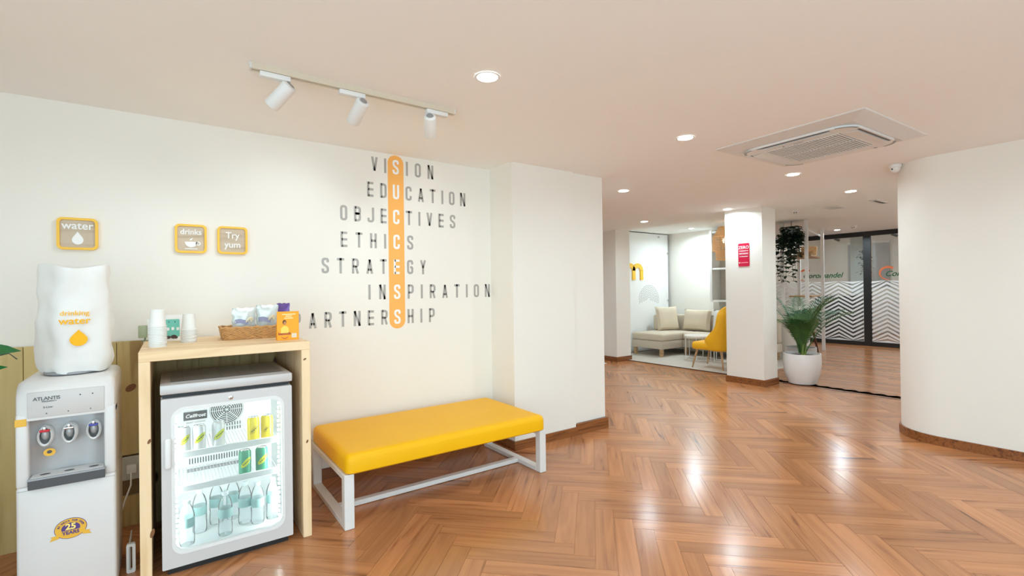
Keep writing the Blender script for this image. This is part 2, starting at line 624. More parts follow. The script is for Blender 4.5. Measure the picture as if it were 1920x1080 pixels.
struct(MB().box(-2.1, XE + 0.02, -2.6, 9.2, HC, HC + 0.25).build('ceiling', CEIL))
struct(MB().box(XE + 0.02, XG + 0.1, 1.2, 9.2, HL, HL + 0.15).build('ceiling_lounge', CEIL))
struct(MB().box(XG + 0.1, 16.6, 1.2, 9.2, 2.9, 3.05).build('ceiling_office', CEIL))

struct(MB().box(-2.1, 2.275, YW, YW + 0.2, -0.09, HC).build('wall_back', WALL))
struct(MB().box(2.275, 2.95, YP, YW + 0.2, -0.09, HC).box(2.95, 3.335, YP + 0.018, YW + 0.2, -0.09, HC).build('wall_pier', WALL))
struct(MB().box(3.135, 3.335, YW + 0.2, 9.2, -0.09, HC).build('wall_corridor', WALL))
struct(MB().box(3.335, 6.42, 8.6, 8.8, -0.09, HC).build('wall_corridor_end', WALL))
# unseen windows added behind the camera to fill the hall with daylight
def holed(a0, a1, h0, h1, z0, z1, f):
    mb = MB()
    for (p0, p1, q0, q1) in ((a0, h0, -0.09, HC), (h1, a1, -0.09, HC), (h0, h1, -0.09, z0), (h0, h1, z1, HC)):
        f(mb, p0, p1, q0, q1)
    return mb
struct(holed(-2.6, YW, -2.1, 1.3, 0.05, 2.3, lambda mb, p, q, a, b: mb.box(-2.1, -1.9, p, q, a, b)).build('wall_left', WALL))
struct(holed(-1.9, 5.05, -1.8, 2.4, 0.05, 2.3, lambda mb, p, q, a, b: mb.box(p, q, -2.6, -2.4, a, b)).build('wall_rear', WALL))
def added_window(name, a0, a1, n, put):
    w = MB()
    for k in range(n + 1):
        a = a0 + (a1 - a0) * k / n
        put(w, max(a0, a - .03), min(a1, a + .03), .05, 2.3)
    put(w, a0, a1, .05, .10); put(w, a0, a1, 2.25, 2.3)
    o = struct(w.build(name, BLACK))
    return o
added_window('added_window_2', -2.1, 1.3, 3, lambda mb, p, q, a, b: mb.box(-2.03, -1.97, p, q, a, b))
added_window('added_window_3', -1.8, 2.4, 4, lambda mb, p, q, a, b: mb.box(p, q, -2.53, -2.47, a, b))
def portal(loc, rot, sx, sy):
    ld = bpy.data.lights.new('window_portal', 'AREA')
    ld.shape = 'RECTANGLE'; ld.size, ld.size_y = sx, sy
    ld.cycles.is_portal = True
    o = bpy.data.objects.new('window_portal', ld)
    COL.objects.link(o); o.location = loc; o.rotation_euler = rot
portal((-2.05, -0.4, 1.175), (0, math.radians(-90), 0), 2.25, 3.4)
portal((0.3, -2.55, 1.175), (math.radians(90), 0, 0), 4.2, 2.25)
# right wall with its rounded corner
def round_corner(off=0.0):
    r = 0.36 + off
    pts = [(5.05 - off, -2.4), (5.05 - off, 1.14)]
    pts += [(5.41 - r * math.cos(math.radians(a)), 1.14 + r * math.sin(math.radians(a))) for a in range(5, 91, 5)]
    pts += [(16.5, 1.5 + off)]
    return pts
rc = round_corner()
mb = MB()
poly = rc + [(16.5, 1.3), (5.45, 1.3), (5.25, 1.0), (5.25, -2.4)]
mb.prism(poly[::-1], lambda u, v, w: (u, v, -0.09 + w), HC + 0.09)
struct(mb.build('wall_right', WALL, smooth=True))
mb = MB()
mb.prism([(XE + 0.02, 1.3), (16.5, 1.3), (16.5, 1.5), (XE + 0.02, 1.5)], lambda u, v, w: (u, v, HC + w), 3.0 - HC)
struct(mb.build('wall_right_upper', WALL))

def strip(name, a, b, z1, t):
    """baseboard between two outlines given as point lists (outer first)"""
    mb = MB()
    n = len(a)
    vs = [(p[0], p[1], z) for z in (0.0, z1) for p in a] + [(p[0], p[1], z) for z in (0.0, z1) for p in b]
    fs = []
    for i in range(n - 1):
        fs += [(i, i + 1, n + i + 1, n + i), (2 * n + i, 3 * n + i, 3 * n + i + 1, 2 * n + i + 1), (n + i, n + i + 1, 3 * n + i + 1, 3 * n + i)]
    fs += [(0, n, 3 * n, 2 * n), (n - 1, 3 * n - 1, 4 * n - 1, 2 * n - 1)]
    mb.add(vs, fs)
    return struct(mb.build(name, BASEW))
strip('baseboard_right', round_corner(0.014), round_corner(0.0), 0.072, 0)
struct(MB().box(0.63, 2.261, YW - 0.013, YW, 0, 0.075).build('baseboard_back', BASEW))
struct(MB().box(2.262, 2.951, YP - 0.013, YP, 0, 0.072).box(2.262, 2.275, YP, YW - 0.013, 0, 0.072).build('baseboard_pier', BASEW))
struct(MB().bbox(2.945, 3.349, YP - 0.012, YP + 0.018, 0, 0.098, 0.003).box(3.335, 3.349, YP + 0.018, 6.0, 0, 0.098).build('baseboard_pier_end', BASEW))

# pillars on the line between hall and lounge
def pillar(name, x0, x1, y0, y1, bb):
    struct(MB().box(x0, x1, y0, y1, -0.09, HC).build('wall_' + name, WALL))
    t = 0.013
    struct(MB().box(x0 - t, x1 + t, y0 - t, y0, 0, bb).box(x0 - t, x0, y0, y1, 0, bb).box(x1, x1 + t, y0, y1, 0, bb).box(x0 - t, x1 + t, y1, y1 + t, 0, bb).build('baseboard_' + name, BASEW))
pillar('pillar', 6.275, 6.625, 3.185, 3.695, 0.085)
pillar('pillar_corridor', 6.46, 6.83, 5.87, 8.6, 0.085)
# dark strip where the two floors meet
struct(MB().box(XE - 0.006, XE + 0.016, 1.5, 3.17, -0.012, 0.003).build('trim_1', DARKW))
struct(MB().box(XE + 0.02, 6.74, 3.71, 5.86, -0.004, 0.013).build('trim_2', DARKW))

# lounge walls
struct(MB().box(8.86, 9.0, 4.7, 6.56, 0, HL).build('wall_lounge', WALL))
struct(MB().box(8.86, 9.0, 3.9, 4.7, 0, 0.95).build('wall_lounge_low', WALL))
struct(MB().box(6.83, 8.86, 8.2, 8.4, 0, HL).build('wall_lounge_side', WALL))
struct(MB().box(8.86, 9.0, 6.56, 8.4, 0, HL).build('wall_lounge_end', WALL))
struct(MB().box(9.0, XG, 6.5, 6.64, 0, HL).build('wall_passage', WALL))
# room behind the glass partition
struct(MB().box(16.3, 16.5, 1.5, 7.0, 0, 2.9).build('wall_office', WALL))
struct(MB().box(XG + 0.1, 16.3, 6.5, 6.7, 0, 2.9).build('wall_office_side', WALL))
struct(MB().box(13.2, 13.55, 4.30, 4.62, 0, 2.9).build('wall_office_pillar', WALL))
struct(MB().box(XG - 0.03, XG + 0.10, 1.5, 6.5, 2.40 + 0.09, 2.9).build('wall_over_glass', WALL))

# ------------------------------------------------------------------ pine panelling behind the cooler
pan = struct(MB().box(-1.86, -0.125, YW - 0.012, YW, 0, 1.03).build('wall_panelling', mat('panel_batten', srgb(120, 96, 60), 0.8)))
x = -1.86
i = 0
while x < -0.13:
    w = 0.118 if i % 3 else 0.134
    x1 = min(x + w, -0.125)
    segs = [(0, 1.04)]
    if x1 > -0.36:
        segs = [(0, 0.17), (0.40, 1.04)]
    for z0, z1 in segs:
        mb = MB().bbox(z0, z1, 0, 0.02, 0, x1 - x - 0.0016, 0.002, 1)
        o = mb.build('board', PINE2, pan)
        # local X runs up the board so that the grain does too
        o.matrix_local = Matrix(((0, 0, 1, x), (0, 1, 0, YW - 0.033), (1, 0, 0, 0), (0, 0, 0, 1)))
    x = x1 + 0.0005 if x1 < -0.126 else 0
    i += 1

# ------------------------------------------------------------------ glass partition
def chevrons(u0, u1, v0, v1, cw, pitch, th, f):
    """frosted zig-zag bands clipped to a pane"""
    mb = MB()
    h = cw * 0.60
    k = 0
    v = v0 - h
    while v < v1:
        u = u0
        upw = True
        while u < u1 - 1e-6:
            ue = min(u + cw, u1)
            va, vb = (v, v + h) if upw else (v + h, v)
            vb = va + (vb - va) * (ue - u) / cw
            q = [(u, va), (ue, vb), (ue, vb + th), (u, va + th)]
            q = [(a, min(max(b, v0), v1)) for a, b in q]
            if max(b for a, b in q) - min(b for a, b in q) > 0.004 and (q[3][1] - q[0][1] > .003 or q[2][1] - q[1][1] > .003):
                mb.add([f(a, b, 0.0) for a, b in q], [(0, 1, 2, 3)])
            u = ue
            upw = not upw
        v += pitch
    return mb
def glass_door(name, y0, y1, logo=None, lu=0.0):
    """leaf standing in the plane x = XG, reading along -Y"""
    f = SIDE(XG)
    fr = struct(MB().ring([(-y1, 0.0), (-y0, 0.0), (-y0, 2.48), (-y1, 2.48)], [(-y1 + 0.068, 0.09), (-y0 - 0.068, 0.09), (-y0 - 0.068, 2.36), (-y1 + 0.068, 2.36)], f, 0.05).build(name, BLACK))
    MB().box(XG - 0.028, XG - 0.02, y0 + 0.05, y1 - 0.05, 0.07, 2.375).build('pane', GLASS, fr)
    fl = chevrons(-y1 + 0.07, -y0 - 0.07, 0.092, 1.40, 0.27, 0.088, 0.046, SIDE(XG - 0.0285)).build('frosted_film', FROST, fr)
    fl['kind'] = 'stuff'
    if logo:
        g = SIDE(XG - 0.029)
        mb = MB()
        for k in range(26):
            a0, a1 = math.radians(50 + k * 9), math.radians(59 + k * 9)
            w0, w1 = 0.045 * (1 - k / 30) + .004, 0.045 * (1 - (k + 1) / 30) + .004
            R = 0.145
            mb.add([g(lu + R * math.cos(a) * 1.1, 1.555 + R * math.sin(a), 0.0) if s == 0 else g(lu + (R - w) * math.cos(a) * 1.1, 1.555 + (R - w) * math.sin(a), 0.0) for a, s, w in ((a0, 0, w0), (a1, 0, w1), (a1, 1, w1), (a0, 1, w0))], [(0, 1, 2, 3)])
        mb.build('logo_crescent', mat('orange_print', srgb(214, 104, 54), 0.5), fr)
        text_on(logo, 0.16, g, lu - 0.06, 1.535, mat('dark_green_print', srgb(24, 84, 52), 0.5), fr, 'logo_lettering', shear=0.35, bold=0.003, align='LEFT')
    return fr
glass_door('door_1', 3.965, 6.48, 'Coromandel', -5.20)
glass_door('door_2', 1.55, 3.965, 'Coromandel', -3.60)

# ================================================================== LIGHTS
def downlight(x, y, z, label, power=DOWN_W, group='recessed downlights', r=0.052):
    t = thing('downlight', (x, y, z), label, 'ceiling light', group)
    MB().lathe([(r + 0.012, -0.004), (r + 0.010, -0.006), (r, -0.005), (r - 0.004, 0.0)], n=28, cap=False).build('trim_ring', WHITE, t, True)
    MB().lathe([(r - 0.002, -0.0035), (r - 0.003, 0.0)], n=28).build('lens', LENS, t)
    ld = bpy.data.lights.new('downlight_lamp', 'AREA')
    ld.shape = 'DISK'
    ld.size = r * 1.8
    ld.energy = power
    ld.color = WARM
    ld.spread = math.radians(165)
    lo = bpy.data.objects.new('downlight_lamp', ld)
    COL.objects.link(lo)
    lo.parent = t
    lo.location = (0, 0, -0.010)
    return t
downlight(1.276, 1.971, HC, 'round recessed downlight in the ceiling beside the track rail')
downlight(2.936, 2.011, HC, 'round recessed downlight between the air conditioner and the white pier')
downlight(3.964, 3.478, HC, 'round recessed downlight at the mouth of the corridor past the pier', DOWN_W * 1.6)
downlight(6.073, 4.915, HC, 'round recessed downlight in front of the sofa lounge opening', DOWN_W * 1.6)
downlight(4.75, 2.115, HC, 'round recessed downlight by the far edge of the air conditioner', DOWN_W * 1.6)
downlight(6.161, 2.143, HC, 'round recessed downlight just before the floor threshold', DOWN_W * 1.6)
downlight(6.10, 3.55, HC, 'round recessed downlight right against the pillar with the red sign', DOWN_W * 1.6)
for (x, y) in ((-0.38, 0.35), (1.28, 0.35), (2.94, 0.05), (4.3, -0.25), (-0.38, -1.25), (1.28, -1.25), (2.94, -1.25), (4.45, -1.25), (-1.3, 1.2)):
    downlight(x, y, HC, 'round recessed downlight over the near end of the hall')
downlight(4.6, 6.6, HC, 'round recessed downlight deep inside the corridor', DOWN_W * 1.6)
downlight(8.35, 5.62, HL, 'small recessed downlight above the beige corner sofa', 19, r=0.045)
downlight(11.31, 4.186, HL, 'small recessed downlight before the black-framed glass doors', 22, r=0.05)
for (x, y) in ((8.4, 1.85), (10.5, 2.0)):  # hidden lamps added to light the lounge and passage
    downlight(x, y, HL, 'small recessed downlight added out of view behind the rounded wall', 20, r=0.045)

def aim_matrix(loc, d):
    d = Vector(d).normalized()
    return Matrix.Translation(loc) @ (-d).to_track_quat('Z', 'Y').to_matrix().to_4x4()

rail = thing('track_rail', (0.83, 2.45, HC), 'long white ceiling rail that carries three spotlights', 'light rail')
MB().box(-0.52, 0.52, -0.018, -0.006, -0.0275, 0).box(-0.52, 0.52, 0.006, 0.018, -0.0275, 0).box(-0.52, 0.52, -0.006, 0.006, -0.010, 0).build('rail_channel', mat('rail_white', (0.66, 0.58, 0.46), 0.4), rail)
MB().box(-0.519, 0.519, -0.003, 0.003, -0.0135, -0.0101).build('contact_strip', DARKG, rail)
MB().bbox(-0.526, -0.516, -0.019, 0.019, -0.028, -0.0001, .002, 1).build('end_cap', OFFW, rail)
MB().bbox(0.516, 0.526, -0.019, 0.019, -0.028, -0.0001, .002, 1).build('end_cap', OFFW, rail)
for (xa, xp, d, lab) in ((0.41, 0.459, (-0.533, 0.523, -0.666), 'white cylinder track spotlight above the counter end, tilted sideways'),
                         (0.765, 0.812, (-0.151, 0.809, -0.569), 'white cylinder track spotlight in the middle of the rail'),
                         (1.24, 1.199, (0.36, 0.74, -0.57), 'white cylinder track spotlight at the rail end beside the ceiling downlight')):
    t = thing('track_spotlight', (xp, 2.45, HC - 0.028), lab, 'spotlight', 'spotlights on the ceiling rail')
    MB().bbox(xa - xp - 0.065, xa - xp + 0.065, -0.017, 0.017, -0.024, -0.0005, 0.003).build('adapter', WHITE2, t, True)
    MB().tube([(0, 0, -0.024), (0, 0, -0.05)], 0.007).build('stem', CHROME, t, True)
    dv = Vector(d).normalized()
    c0 = Vector((0, 0, -0.058)) - dv * 0.022
    hd = MB().lathe([(0.001, 0.006), (0.024, 0.006), (0.034, 0.0), (0.0345, -0.004), (0.0345, -0.128), (0.032, -0.132), (0.029, -0.128), (0.029, -0.118), (0.001, -0.118)], n=28)
    hd.xform(aim_matrix(c0, d))
    h = hd.build('head', WHITE2, t, True)
    ln = MB().lathe([(0.0285, -0.122), (0.0285, -0.1185)], n=24).xform(aim_matrix(c0, d)).build('lens', LENS, h)
    MB().lathe([(0.02, 0.0062), (0.018, 0.009)], n=20).xform(aim_matrix(c0, d)).build('heat_sink', MIDG, h)
    ld = bpy.data.lights.new('spot_lamp', 'SPOT')
    ld.energy = SPOT_W
    ld.color = (0.84, 0.96, 1.0)
    ld.spot_size = math.radians(85)
    ld.spot_blend = 0.9
    ld.shadow_soft_size = 0.025
    lo = bpy.data.objects.new('spot_lamp', ld)
    COL.objects.link(lo)
    lo.parent = t
    lo.matrix_local = aim_matrix(c0 + dv * 0.14, d)

# ================================================================== WALL LETTERING
CAPH = 0.110
ROWS = [('VISION', 1.229, 1.736, 2), ('EDUCATION', 1.196, 2.029, 2), ('OBJECTIVES', 0.999, 1.931, 4), ('ETHICS', 1.000, 1.556, 4),
        ('STRATEGY', 0.868, 1.662, 5), ('INSPIRATION', 1.197, 2.262, 2), ('PARTNERSHIP', 0.678, 1.733, 7)]
BARX = 1.419
bar = thing('success_bar', (BARX, YW, 1.018), 'tall rounded orange bar on the wall reading SUCCESS in white capitals', 'wall graphic')
MB().prism(rrect(-0.063, 0.063, 0.0, 1.322, 0.062, 10), FRONT(0), 0.0015).build('bar_panel', ORANGE, bar)
def letter_mesh(ch, x, z, h, f):
    q, w = glyph(ch)
    mb = MB()
    for quad in q:
        mb.prism([(x + p.x * h, z + p.y * h) for p in quad], f, 0.0012)
    return mb
for i, (word, xl, xr, kb) in enumerate(ROWS):
    ztop = 2.306 - 0.1905 * i
    zb = ztop - CAPH
    ws = [glyph(c)[1] * CAPH for c in word]
    # the letter that stands on the bar is centred on it; the rest spread to both ends of the word
    wl, wr = sum(ws[:kb]), sum(ws[kb + 1:])
    bl = BARX - ws[kb] / 2
    br = BARX + ws[kb] / 2
    gl = (bl - xl - wl) / max(1, kb)
    gr = (xr - br - wr) / max(1, len(word) - kb - 1)
    t = thing('wall_lettering', (xl, YW, zb), 'grey condensed capitals on the white wall spelling ' + word, 'wall lettering', 'grey words across the orange bar')
    x = xl
    for k, ch in enumerate(word):
        if k == kb:
            letter_mesh(ch, bl - BARX, zb - 1.018, CAPH, FRONT(-0.0016)).build('letter', WHITEV, bar)
            x = br + gr
            continue
        letter_mesh(ch, x - xl, 0, CAPH, FRONT(0)).build('letter', GREYV, t)
        x += ws[k] + (gl if k < kb else gr)

# ================================================================== WALL SIGNS
def wall_sign(xc, w, label, words, icon):
    t = thing('wall_sign', (xc, YW, 1.635), label, 'sign', 'square yellow-framed signs')
    h = 0.086
    MB().prism(rrect(-w / 2 + .004, w / 2 - .004, -h + .004, h - .004, 0.018), FRONT(0), 0.014).build('plywood_panel', SIGNW, t)
    MB().ring(rrect(-w / 2, w / 2, -h, h, 0.024, 6), rrect(-w / 2 + .012, w / 2 - .012, -h + .012, h - .012, 0.016, 6), FRONT(0), 0.024).build('frame', YEL2, t)
    f = FRONT(-0.014)
    for (s, size, v) in words:
        text_on(s, size, f, 0, v, WHITEV, t, bold=0.0008, extrude=0.002, sx=0.95)
    if icon == 'drop':
        mb = MB()
        o = []
        for k in range(28):
            a = 2 * math.pi * k / 28
            rr = 0.026
            x, y = rr * math.sin(a), -rr * math.cos(a)
            if y > 0:
                y = y * 1.75; x = x * (1 - (y / (rr * 1.75)) ** 1.5 * 0.98)
            o.append((x * 0.92, y - 0.032))
        mb.prism(o, f, 0.004).build('drop_icon', WHITEV, t)
    if icon == 'cup':
        mb = MB()
        o = [(-0.032, -0.018), (0.032, -0.018)] + [(0.032 * math.cos(math.radians(a)), -0.018 + 0.034 * math.sin(math.radians(a))) for a in range(-20, -170, -15)]
        mb.prism(o[::-1], f, 0.004)
        mb.ring([(0.036 + .013 * math.cos(a), -0.028 + .012 * math.sin(a)) for a in [k * math.pi / 8 for k in range(16)]], [(0.036 + .008 * math.cos(a), -0.028 + .007 * math.sin(a)) for a in [k * math.pi / 8 for k in range(16)]], f, 0.004)
        mb.prism([(-0.034, -0.063), (0.034, -0.063), (0.030, -0.058), (-0.030, -0.058)], f, 0.004)
        mb.prism([(-0.006, -0.012), (0.004, -0.006), (0.010, 0.006), (0.002, 0.002), (-0.006, -0.004)], f, 0.004)
        mb.build('cup_icon', WHITEV, t)
    return t
wall_sign(-0.400, 0.168, 'yellow-framed plywood wall sign reading water with a white drop', [('water', 0.058, 0.043)], 'drop')
wall_sign(0.111, 0.160, 'yellow-framed plywood wall sign with a steaming white cup', [('drinks', 0.046, 0.040)], 'cup')
wall_sign(0.329, 0.164, 'yellow-framed pale wall sign with two lines of white raised lettering', [('Try', 0.055, 0.030), ('yum', 0.055, -0.028)], None)

# ================================================================== WATER COOLER
wc = thing('water_cooler', (-0.354, 2.75, 0), 'white floor-standing water cooler with three taps beside the pine counter', 'water cooler')
hw = 0.157
dep = 0.36
MB().bbox(-hw, hw, 0, dep, 0.004, 0.522, 0.012, 3).build('lower_cabinet', COOLER_SHADED, wc, True)
def column(x0, x1):
    return MB().bbox(x0, x1, 0.0, 0.10, 0.518, 0.82, 0.010, 3)
column(-hw, -0.118).build('side_column', COOLER_SHADED, wc, True)
column(0.118, hw).build('side_column', COOLER_SHADED, wc, True)
MB().bbox(-hw + .002, hw - .002, 0.085, dep, 0.516, 0.82, 0.010, 2).build('rear_housing', COOLER_SHADED, wc, True)
# head with a rounded shoulder
prof = [(0.0, 0.79), (0.0, 0.885), (0.004, 0.915), (0.018, 0.94), (0.04, 0.952), (dep - .02, 0.956), (dep, 0.94), (dep, 0.79)]
mb = MB()
n = len(prof)
xs = [-hw, -hw + .004, -hw + .016, -hw + .03, hw - .03, hw - .016, hw - .004, hw]
dz = [0.022, 0.012, 0.003, 0, 0, 0.003, 0.012, 0.022]
dy = [0.014, 0.006, 0.001, 0, 0, 0.001, 0.006, 0.014]
vs = []
for x, a, b in zip(xs, dz, dy):
    for (y, z) in prof:
        vs.append((x, y + (b if y < 0.1 else -b), z - (a if z > 0.9 else 0)))
fs = []
for k in range(len(xs) - 1):
    for i in range(n):
        j = (i + 1) % n
        fs.append((k * n + i, k * n + j, (k + 1) * n + j, (k + 1) * n + i))
fs += [tuple(range(n)), tuple((len(xs) - 1) * n + i for i in range(n))]
mb.add(vs, fs).build('head', COOLER_SHADED, wc, True)
MB().bbox(-0.121, 0.121, -0.0035, 0.03, 0.80, 0.905, 0.003, 2).build('control_panel', mat('cooler_panel', (0.60, 0.575, 0.555), 0.4), wc, True)
# concave silver tap bay
mb = MB()
vs, fs = [], []
for k in range(13):
    u = -0.119 + 0.238 * k / 12
    y = 0.028 + 0.045 * math.sin(math.pi * k / 12) ** 0.6
    vs += [(u, y, 0.52), (u, y, 0.80)]
for k in range(12):
    fs.append((2 * k, 2 * k + 2, 2 * k + 3, 2 * k + 1))
mb.add(vs, fs).build('tap_bay', SILVER2, wc, True)
MB().box(-0.119, 0.119, 0.004, 0.09, 0.788, 0.80).build('bay_ceiling', SILVER2, wc)
for (xt, m, lab) in ((-0.072, RED, 'tap with a red lever'), (0.003, CHROME, 'tap with a grey lever'), (0.082, BLUE, 'tap with a blue lever')):
    tp = MB()
    vs, fs = [], []
    nn = 20
    rings = [(0.0255, 0.052, 0.075), (0.0265, 0.052, 0.045), (0.025, 0.050, 0.022), (0.020, 0.042, 0.012), (0.017, 0.036, 0.020)]
    for (a, b, y) in rings:
        for k in range(nn):
            t = 2 * math.pi * k / nn
            vs.append((xt + a * math.cos(t), y + (0.012 if math.sin(t) > 0 else 0) * abs(math.sin(t)), 0.715 + b * math.sin(t) * (0.9 if math.sin(t) < 0 else 0.8)))
    for q in range(len(rings) - 1):
        for k in range(nn):
            fs.append((q * nn + k, q * nn + (k + 1) % nn, (q + 1) * nn + (k + 1) % nn, (q + 1) * nn + k))
    tp.add(vs, fs)
    o = tp.build('tap', WHITE, wc, True)
    tag(o, lab)
    MB().ellipsoid((xt, 0.045, 0.722), (0.0165, 0.028, 0.030), 14, 8).build('spout', SILVER2, o, True)
    MB().bbox(xt - 0.016, xt + 0.016, 0.006, 0.022, 0.735, 0.744, 0.003).build('lever', m, o, True)
    MB().bbox(xt - 0.004, xt + 0.004, 0.008, 0.02, 0.742, 0.756, 0.002).build('lever_stem', CHROME, o, True)
dt = MB().bbox(-0.118, 0.122, -0.022, 0.07, 0.512, 0.556, 0.003).build('drip_tray', MIDG, wc, True)
MB().bbox(-0.112, 0.116, -0.016, 0.066, 0.5558, 0.5585, 0.001, 1).build('grille_plate', SILVER, dt)
for xt in (-0.072, 0.003, 0.082):
    MB().lathe([(0.014, 0.5586), (0.014, 0.5592)], (xt, 0.018, 0), 16, 1.2, 0.7).build('drain_hole', BLACK, dt)
MB().bbox(-0.118, 0.122, -0.0235, -0.018, 0.513, 0.549, 0.002, 1).build('tray_front', DARKG, dt)
f = FRONT(-0.0035)
text_on('ATLANTIS', 0.020, f, -0.062, 0.876, DARKG, wc, bold=0.0001, spacing=0.9)
text_on('FREQUENCY', 0.008, f, -0.055, 0.864, DARKG, wc)
text_on('5-Liter', 0.011, f, -0.058, 0.840, DARKG, wc)
for (xx, zz) in ((-0.063, .812), (0.004, .812), (0.075, .812)):
    MB().prism([(xx - .003, zz), (xx + .003, zz), (xx, zz + .006)], f, 0.0006).build('tap_mark', DARKG, wc)
for xx in (0.042, 0.082):
    MB().lathe([(0.0028, -0.001), (0.0028, 0.0)], n=12).xform(Matrix.Translation((xx, -0.0036, 0.878)) @ Matrix.Rotation(math.pi / 2, 4, 'X')).build('indicator', BLACK, wc)
MB().box(-hw + .004, hw - .004, -0.0006, 0.004, 0.506, 0.5075).build('seam', MIDG, wc)
# stickers
MB().bbox(-hw - .001, -hw + .034, -0.0012, 0.02, 0.770, 0.800, 0.001, 1).build('warning_sticker', GOLD, wc)
MB().prism([(-0.0605 + .019 * math.cos(a), 0.643 + .016 * math.sin(a)) for a in [k * math.pi / 12 for k in range(24)]], FRONT(0.036), 0.002).build('round_sticker', GOLD, wc)
MB().prism([(-0.0605 + .008 * math.cos(a), 0.645 + .007 * math.sin(a)) for a in [k * math.pi / 8 for k in range(16)]], FRONT(0.0335), 0.001).build('sticker_print', DARKG, wc)
bx, bz = 0.008, 0.318
bd = MB()
bd.prism([(bx + .052 * math.cos(a), bz + .043 * math.sin(a)) for a in [k * math.pi / 20 for k in range(40)]], FRONT(0.0), 0.0010)
bd = bd.build('badge', PURPLE, wc)
tag(bd, 'round gold and purple 25 years badge')
MB().ring([(bx + .050 * math.cos(a), bz + .041 * math.sin(a)) for a in [k * math.pi / 20 for k in range(40)]], [(bx + .030 * math.cos(a), bz + .024 * math.sin(a)) for a in [k * math.pi / 20 for k in range(40)]], FRONT(-0.0010), 0.0005).build('gold_ring', GOLD, bd)
for s in (-1, 1):
    MB().prism([(bx + s * .040, bz - .020), (bx + s * .064, bz - .014 - .008), (bx + s * .058, bz - .027), (bx + s * .066, bz - .040), (bx + s * .036, bz - .034)][::s], FRONT(-0.0012), 0.0006).build('ribbon_tail', GOLD, bd)
MB().prism([(bx - .045, bz - .028), (bx + .045, bz - .028), (bx + .047, bz - .008), (bx - .047, bz - .008)], FRONT(-0.0015), 0.0006).build('ribbon', GOLD, bd)
text_on('25', 0.034, FRONT(-0.0018), bx, bz + 0.007, mat('cream_print', srgb(252, 226, 130), 0.4), bd, bold=0.0012)
text_on('YEARS', 0.019, FRONT(-0.0021), bx, bz - 0.018, PURPLE, bd, bold=0.0006)
arc = 'IN INDIA FOR OVER'
for k, ch in enumerate(arc):
    if ch == ' ':
        continue
    a = math.radians(165 - 150 * k / (len(arc) - 1))
    mb = font_mesh(ch, 0.011, bold=0.0002)
    ca, sa = math.cos(a - math.pi / 2), math.sin(a - math.pi / 2)
    mb.v = [(bx + .040 * math.cos(a) + p[0] * ca - p[1] * sa, -0.0022 - p[2], bz + .0325 * math.sin(a) + p[0] * sa + p[1] * ca) for p in mb.v]
    mb.build('arc_letter', PURPLE, bd)
MB().lathe([(0.085, 0.953), (0.098, 0.958), (0.098, 0.966), (0.085, 0.970)], (0, 0.17, 0), 28).build('bottle_collar', MIDG, wc, True)

# fabric cover over the bottle -----------------------------------------
cv = thing('bottle_cover', (-0.354, 2.92, 0.952), 'white cotton cover printed drinking water over the cooler bottle', 'bottle cover')
SEC = [(-0.128, 0.015), (-0.028, -0.118), (0.132, -0.075), (0.130, 0.10), (0.03, 0.135), (-0.115, 0.115)]
sec = [(p.x, p.y) for p in _round([Vector(p) for p in SEC], 0.035, True, 4)]
def yfront(x):
    a, b, c = SEC[0], SEC[1], SEC[2]
    if x < b[0]:
        t = (x - a[0]) / (b[0] - a[0])
        return a[1] + t * (b[1] - a[1])
    t = (x - b[0]) / (c[0] - b[0])
    return b[1] + t * (c[1] - b[1])
sub = []
for i in range(len(sec)):
    a, b = Vector(sec[i]), Vector(sec[(i + 1) % len(sec)])
    k = max(1, int((b - a).length / 0.014))
    for q in range(k):
        sub.append(a + (b - a) * q / k)
n = len(sub)
vs, fs = [], []
levels = 40
for L in range(levels + 1):
    t = L / levels
    z = 0.010 + 0.470 * t
    s = 1.0
    if t < 0.12:
        s = 0.86 + 0.14 * math.sin(t / 0.12 * math.pi / 2)
    if t > 0.93:
        q = (t - 0.93) / 0.07
        s = 1 - 0.05 * q * q
    s *= 1.0 + 0.025 * math.sin(t * 5.2 + 0.4)
    for i, p in enumerate(sub):
        nv = noise.noise(Vector((p.x * 16, p.y * 16, z * 11))) * 0.010 + noise.noise(Vector((p.x * 34, p.y * 34, z * 22 + 5))) * 0.004
        if t < 0.12:
            nv += 0.004 * math.sin(i * 1.35) * (1 - t / 0.12)
        if t > 0.8:
            nv += 0.003 * math.sin(i * 0.5 + 1) * (t - 0.8) / 0.2
        d = p.normalized()
        sag = 0.012 * math.sin(i * 0.31) * max(0, t - 0.85) / 0.15
        vs.append((p.x * s + d.x * nv, p.y * s + d.y * nv, z + sag + (0.004 * math.sin(i * 0.8) if t < 0.03 else 0)))
for L in range(levels):
    for i in range(n):
        j = (i + 1) % n
        fs.append((L * n + i, L * n + j, (L + 1) * n + j, (L + 1) * n + i))
vs.append((0, 0, 0.477)); top = len(vs) - 1
base = levels * n
for i in range(n):
    fs.append((base + i, base + (i + 1) % n, top))
cover = MB().add(vs, fs).build('cloth', FABRIC, cv, True)
def on_cover(mb, u, v, m, name):
    mb.v = [(u + p[0], yfront(u + p[0]) * 1.015 - 0.011 - p[2], v + p[1]) for p in mb.v]
    return mb.build(name, m, cv)
def cover_text(s, size, u, v, name, bold):
    on_cover(font_mesh(s, size, bold=bold, extrude=0.0004), u, v, YELINK, name)
cover_text('drinking', 0.029, 0.020, 0.272, 'print_drinking', 0.0003)
cover_text('water', 0.043, 0.020, 0.238, 'print_water', 0.0006)
o = []
for k in range(36):
    a = 2 * math.pi * k / 36
    x, y = 0.029 * math.sin(a), -0.029 * math.cos(a)
    if y > 0:
        x *= (1 - (y / 0.029) ** 1.6 * 0.97); y *= 1.5
    o.append((x, y))
dm = MB().prism(o, lambda u, v, w: (u, v, w), 0.0006)
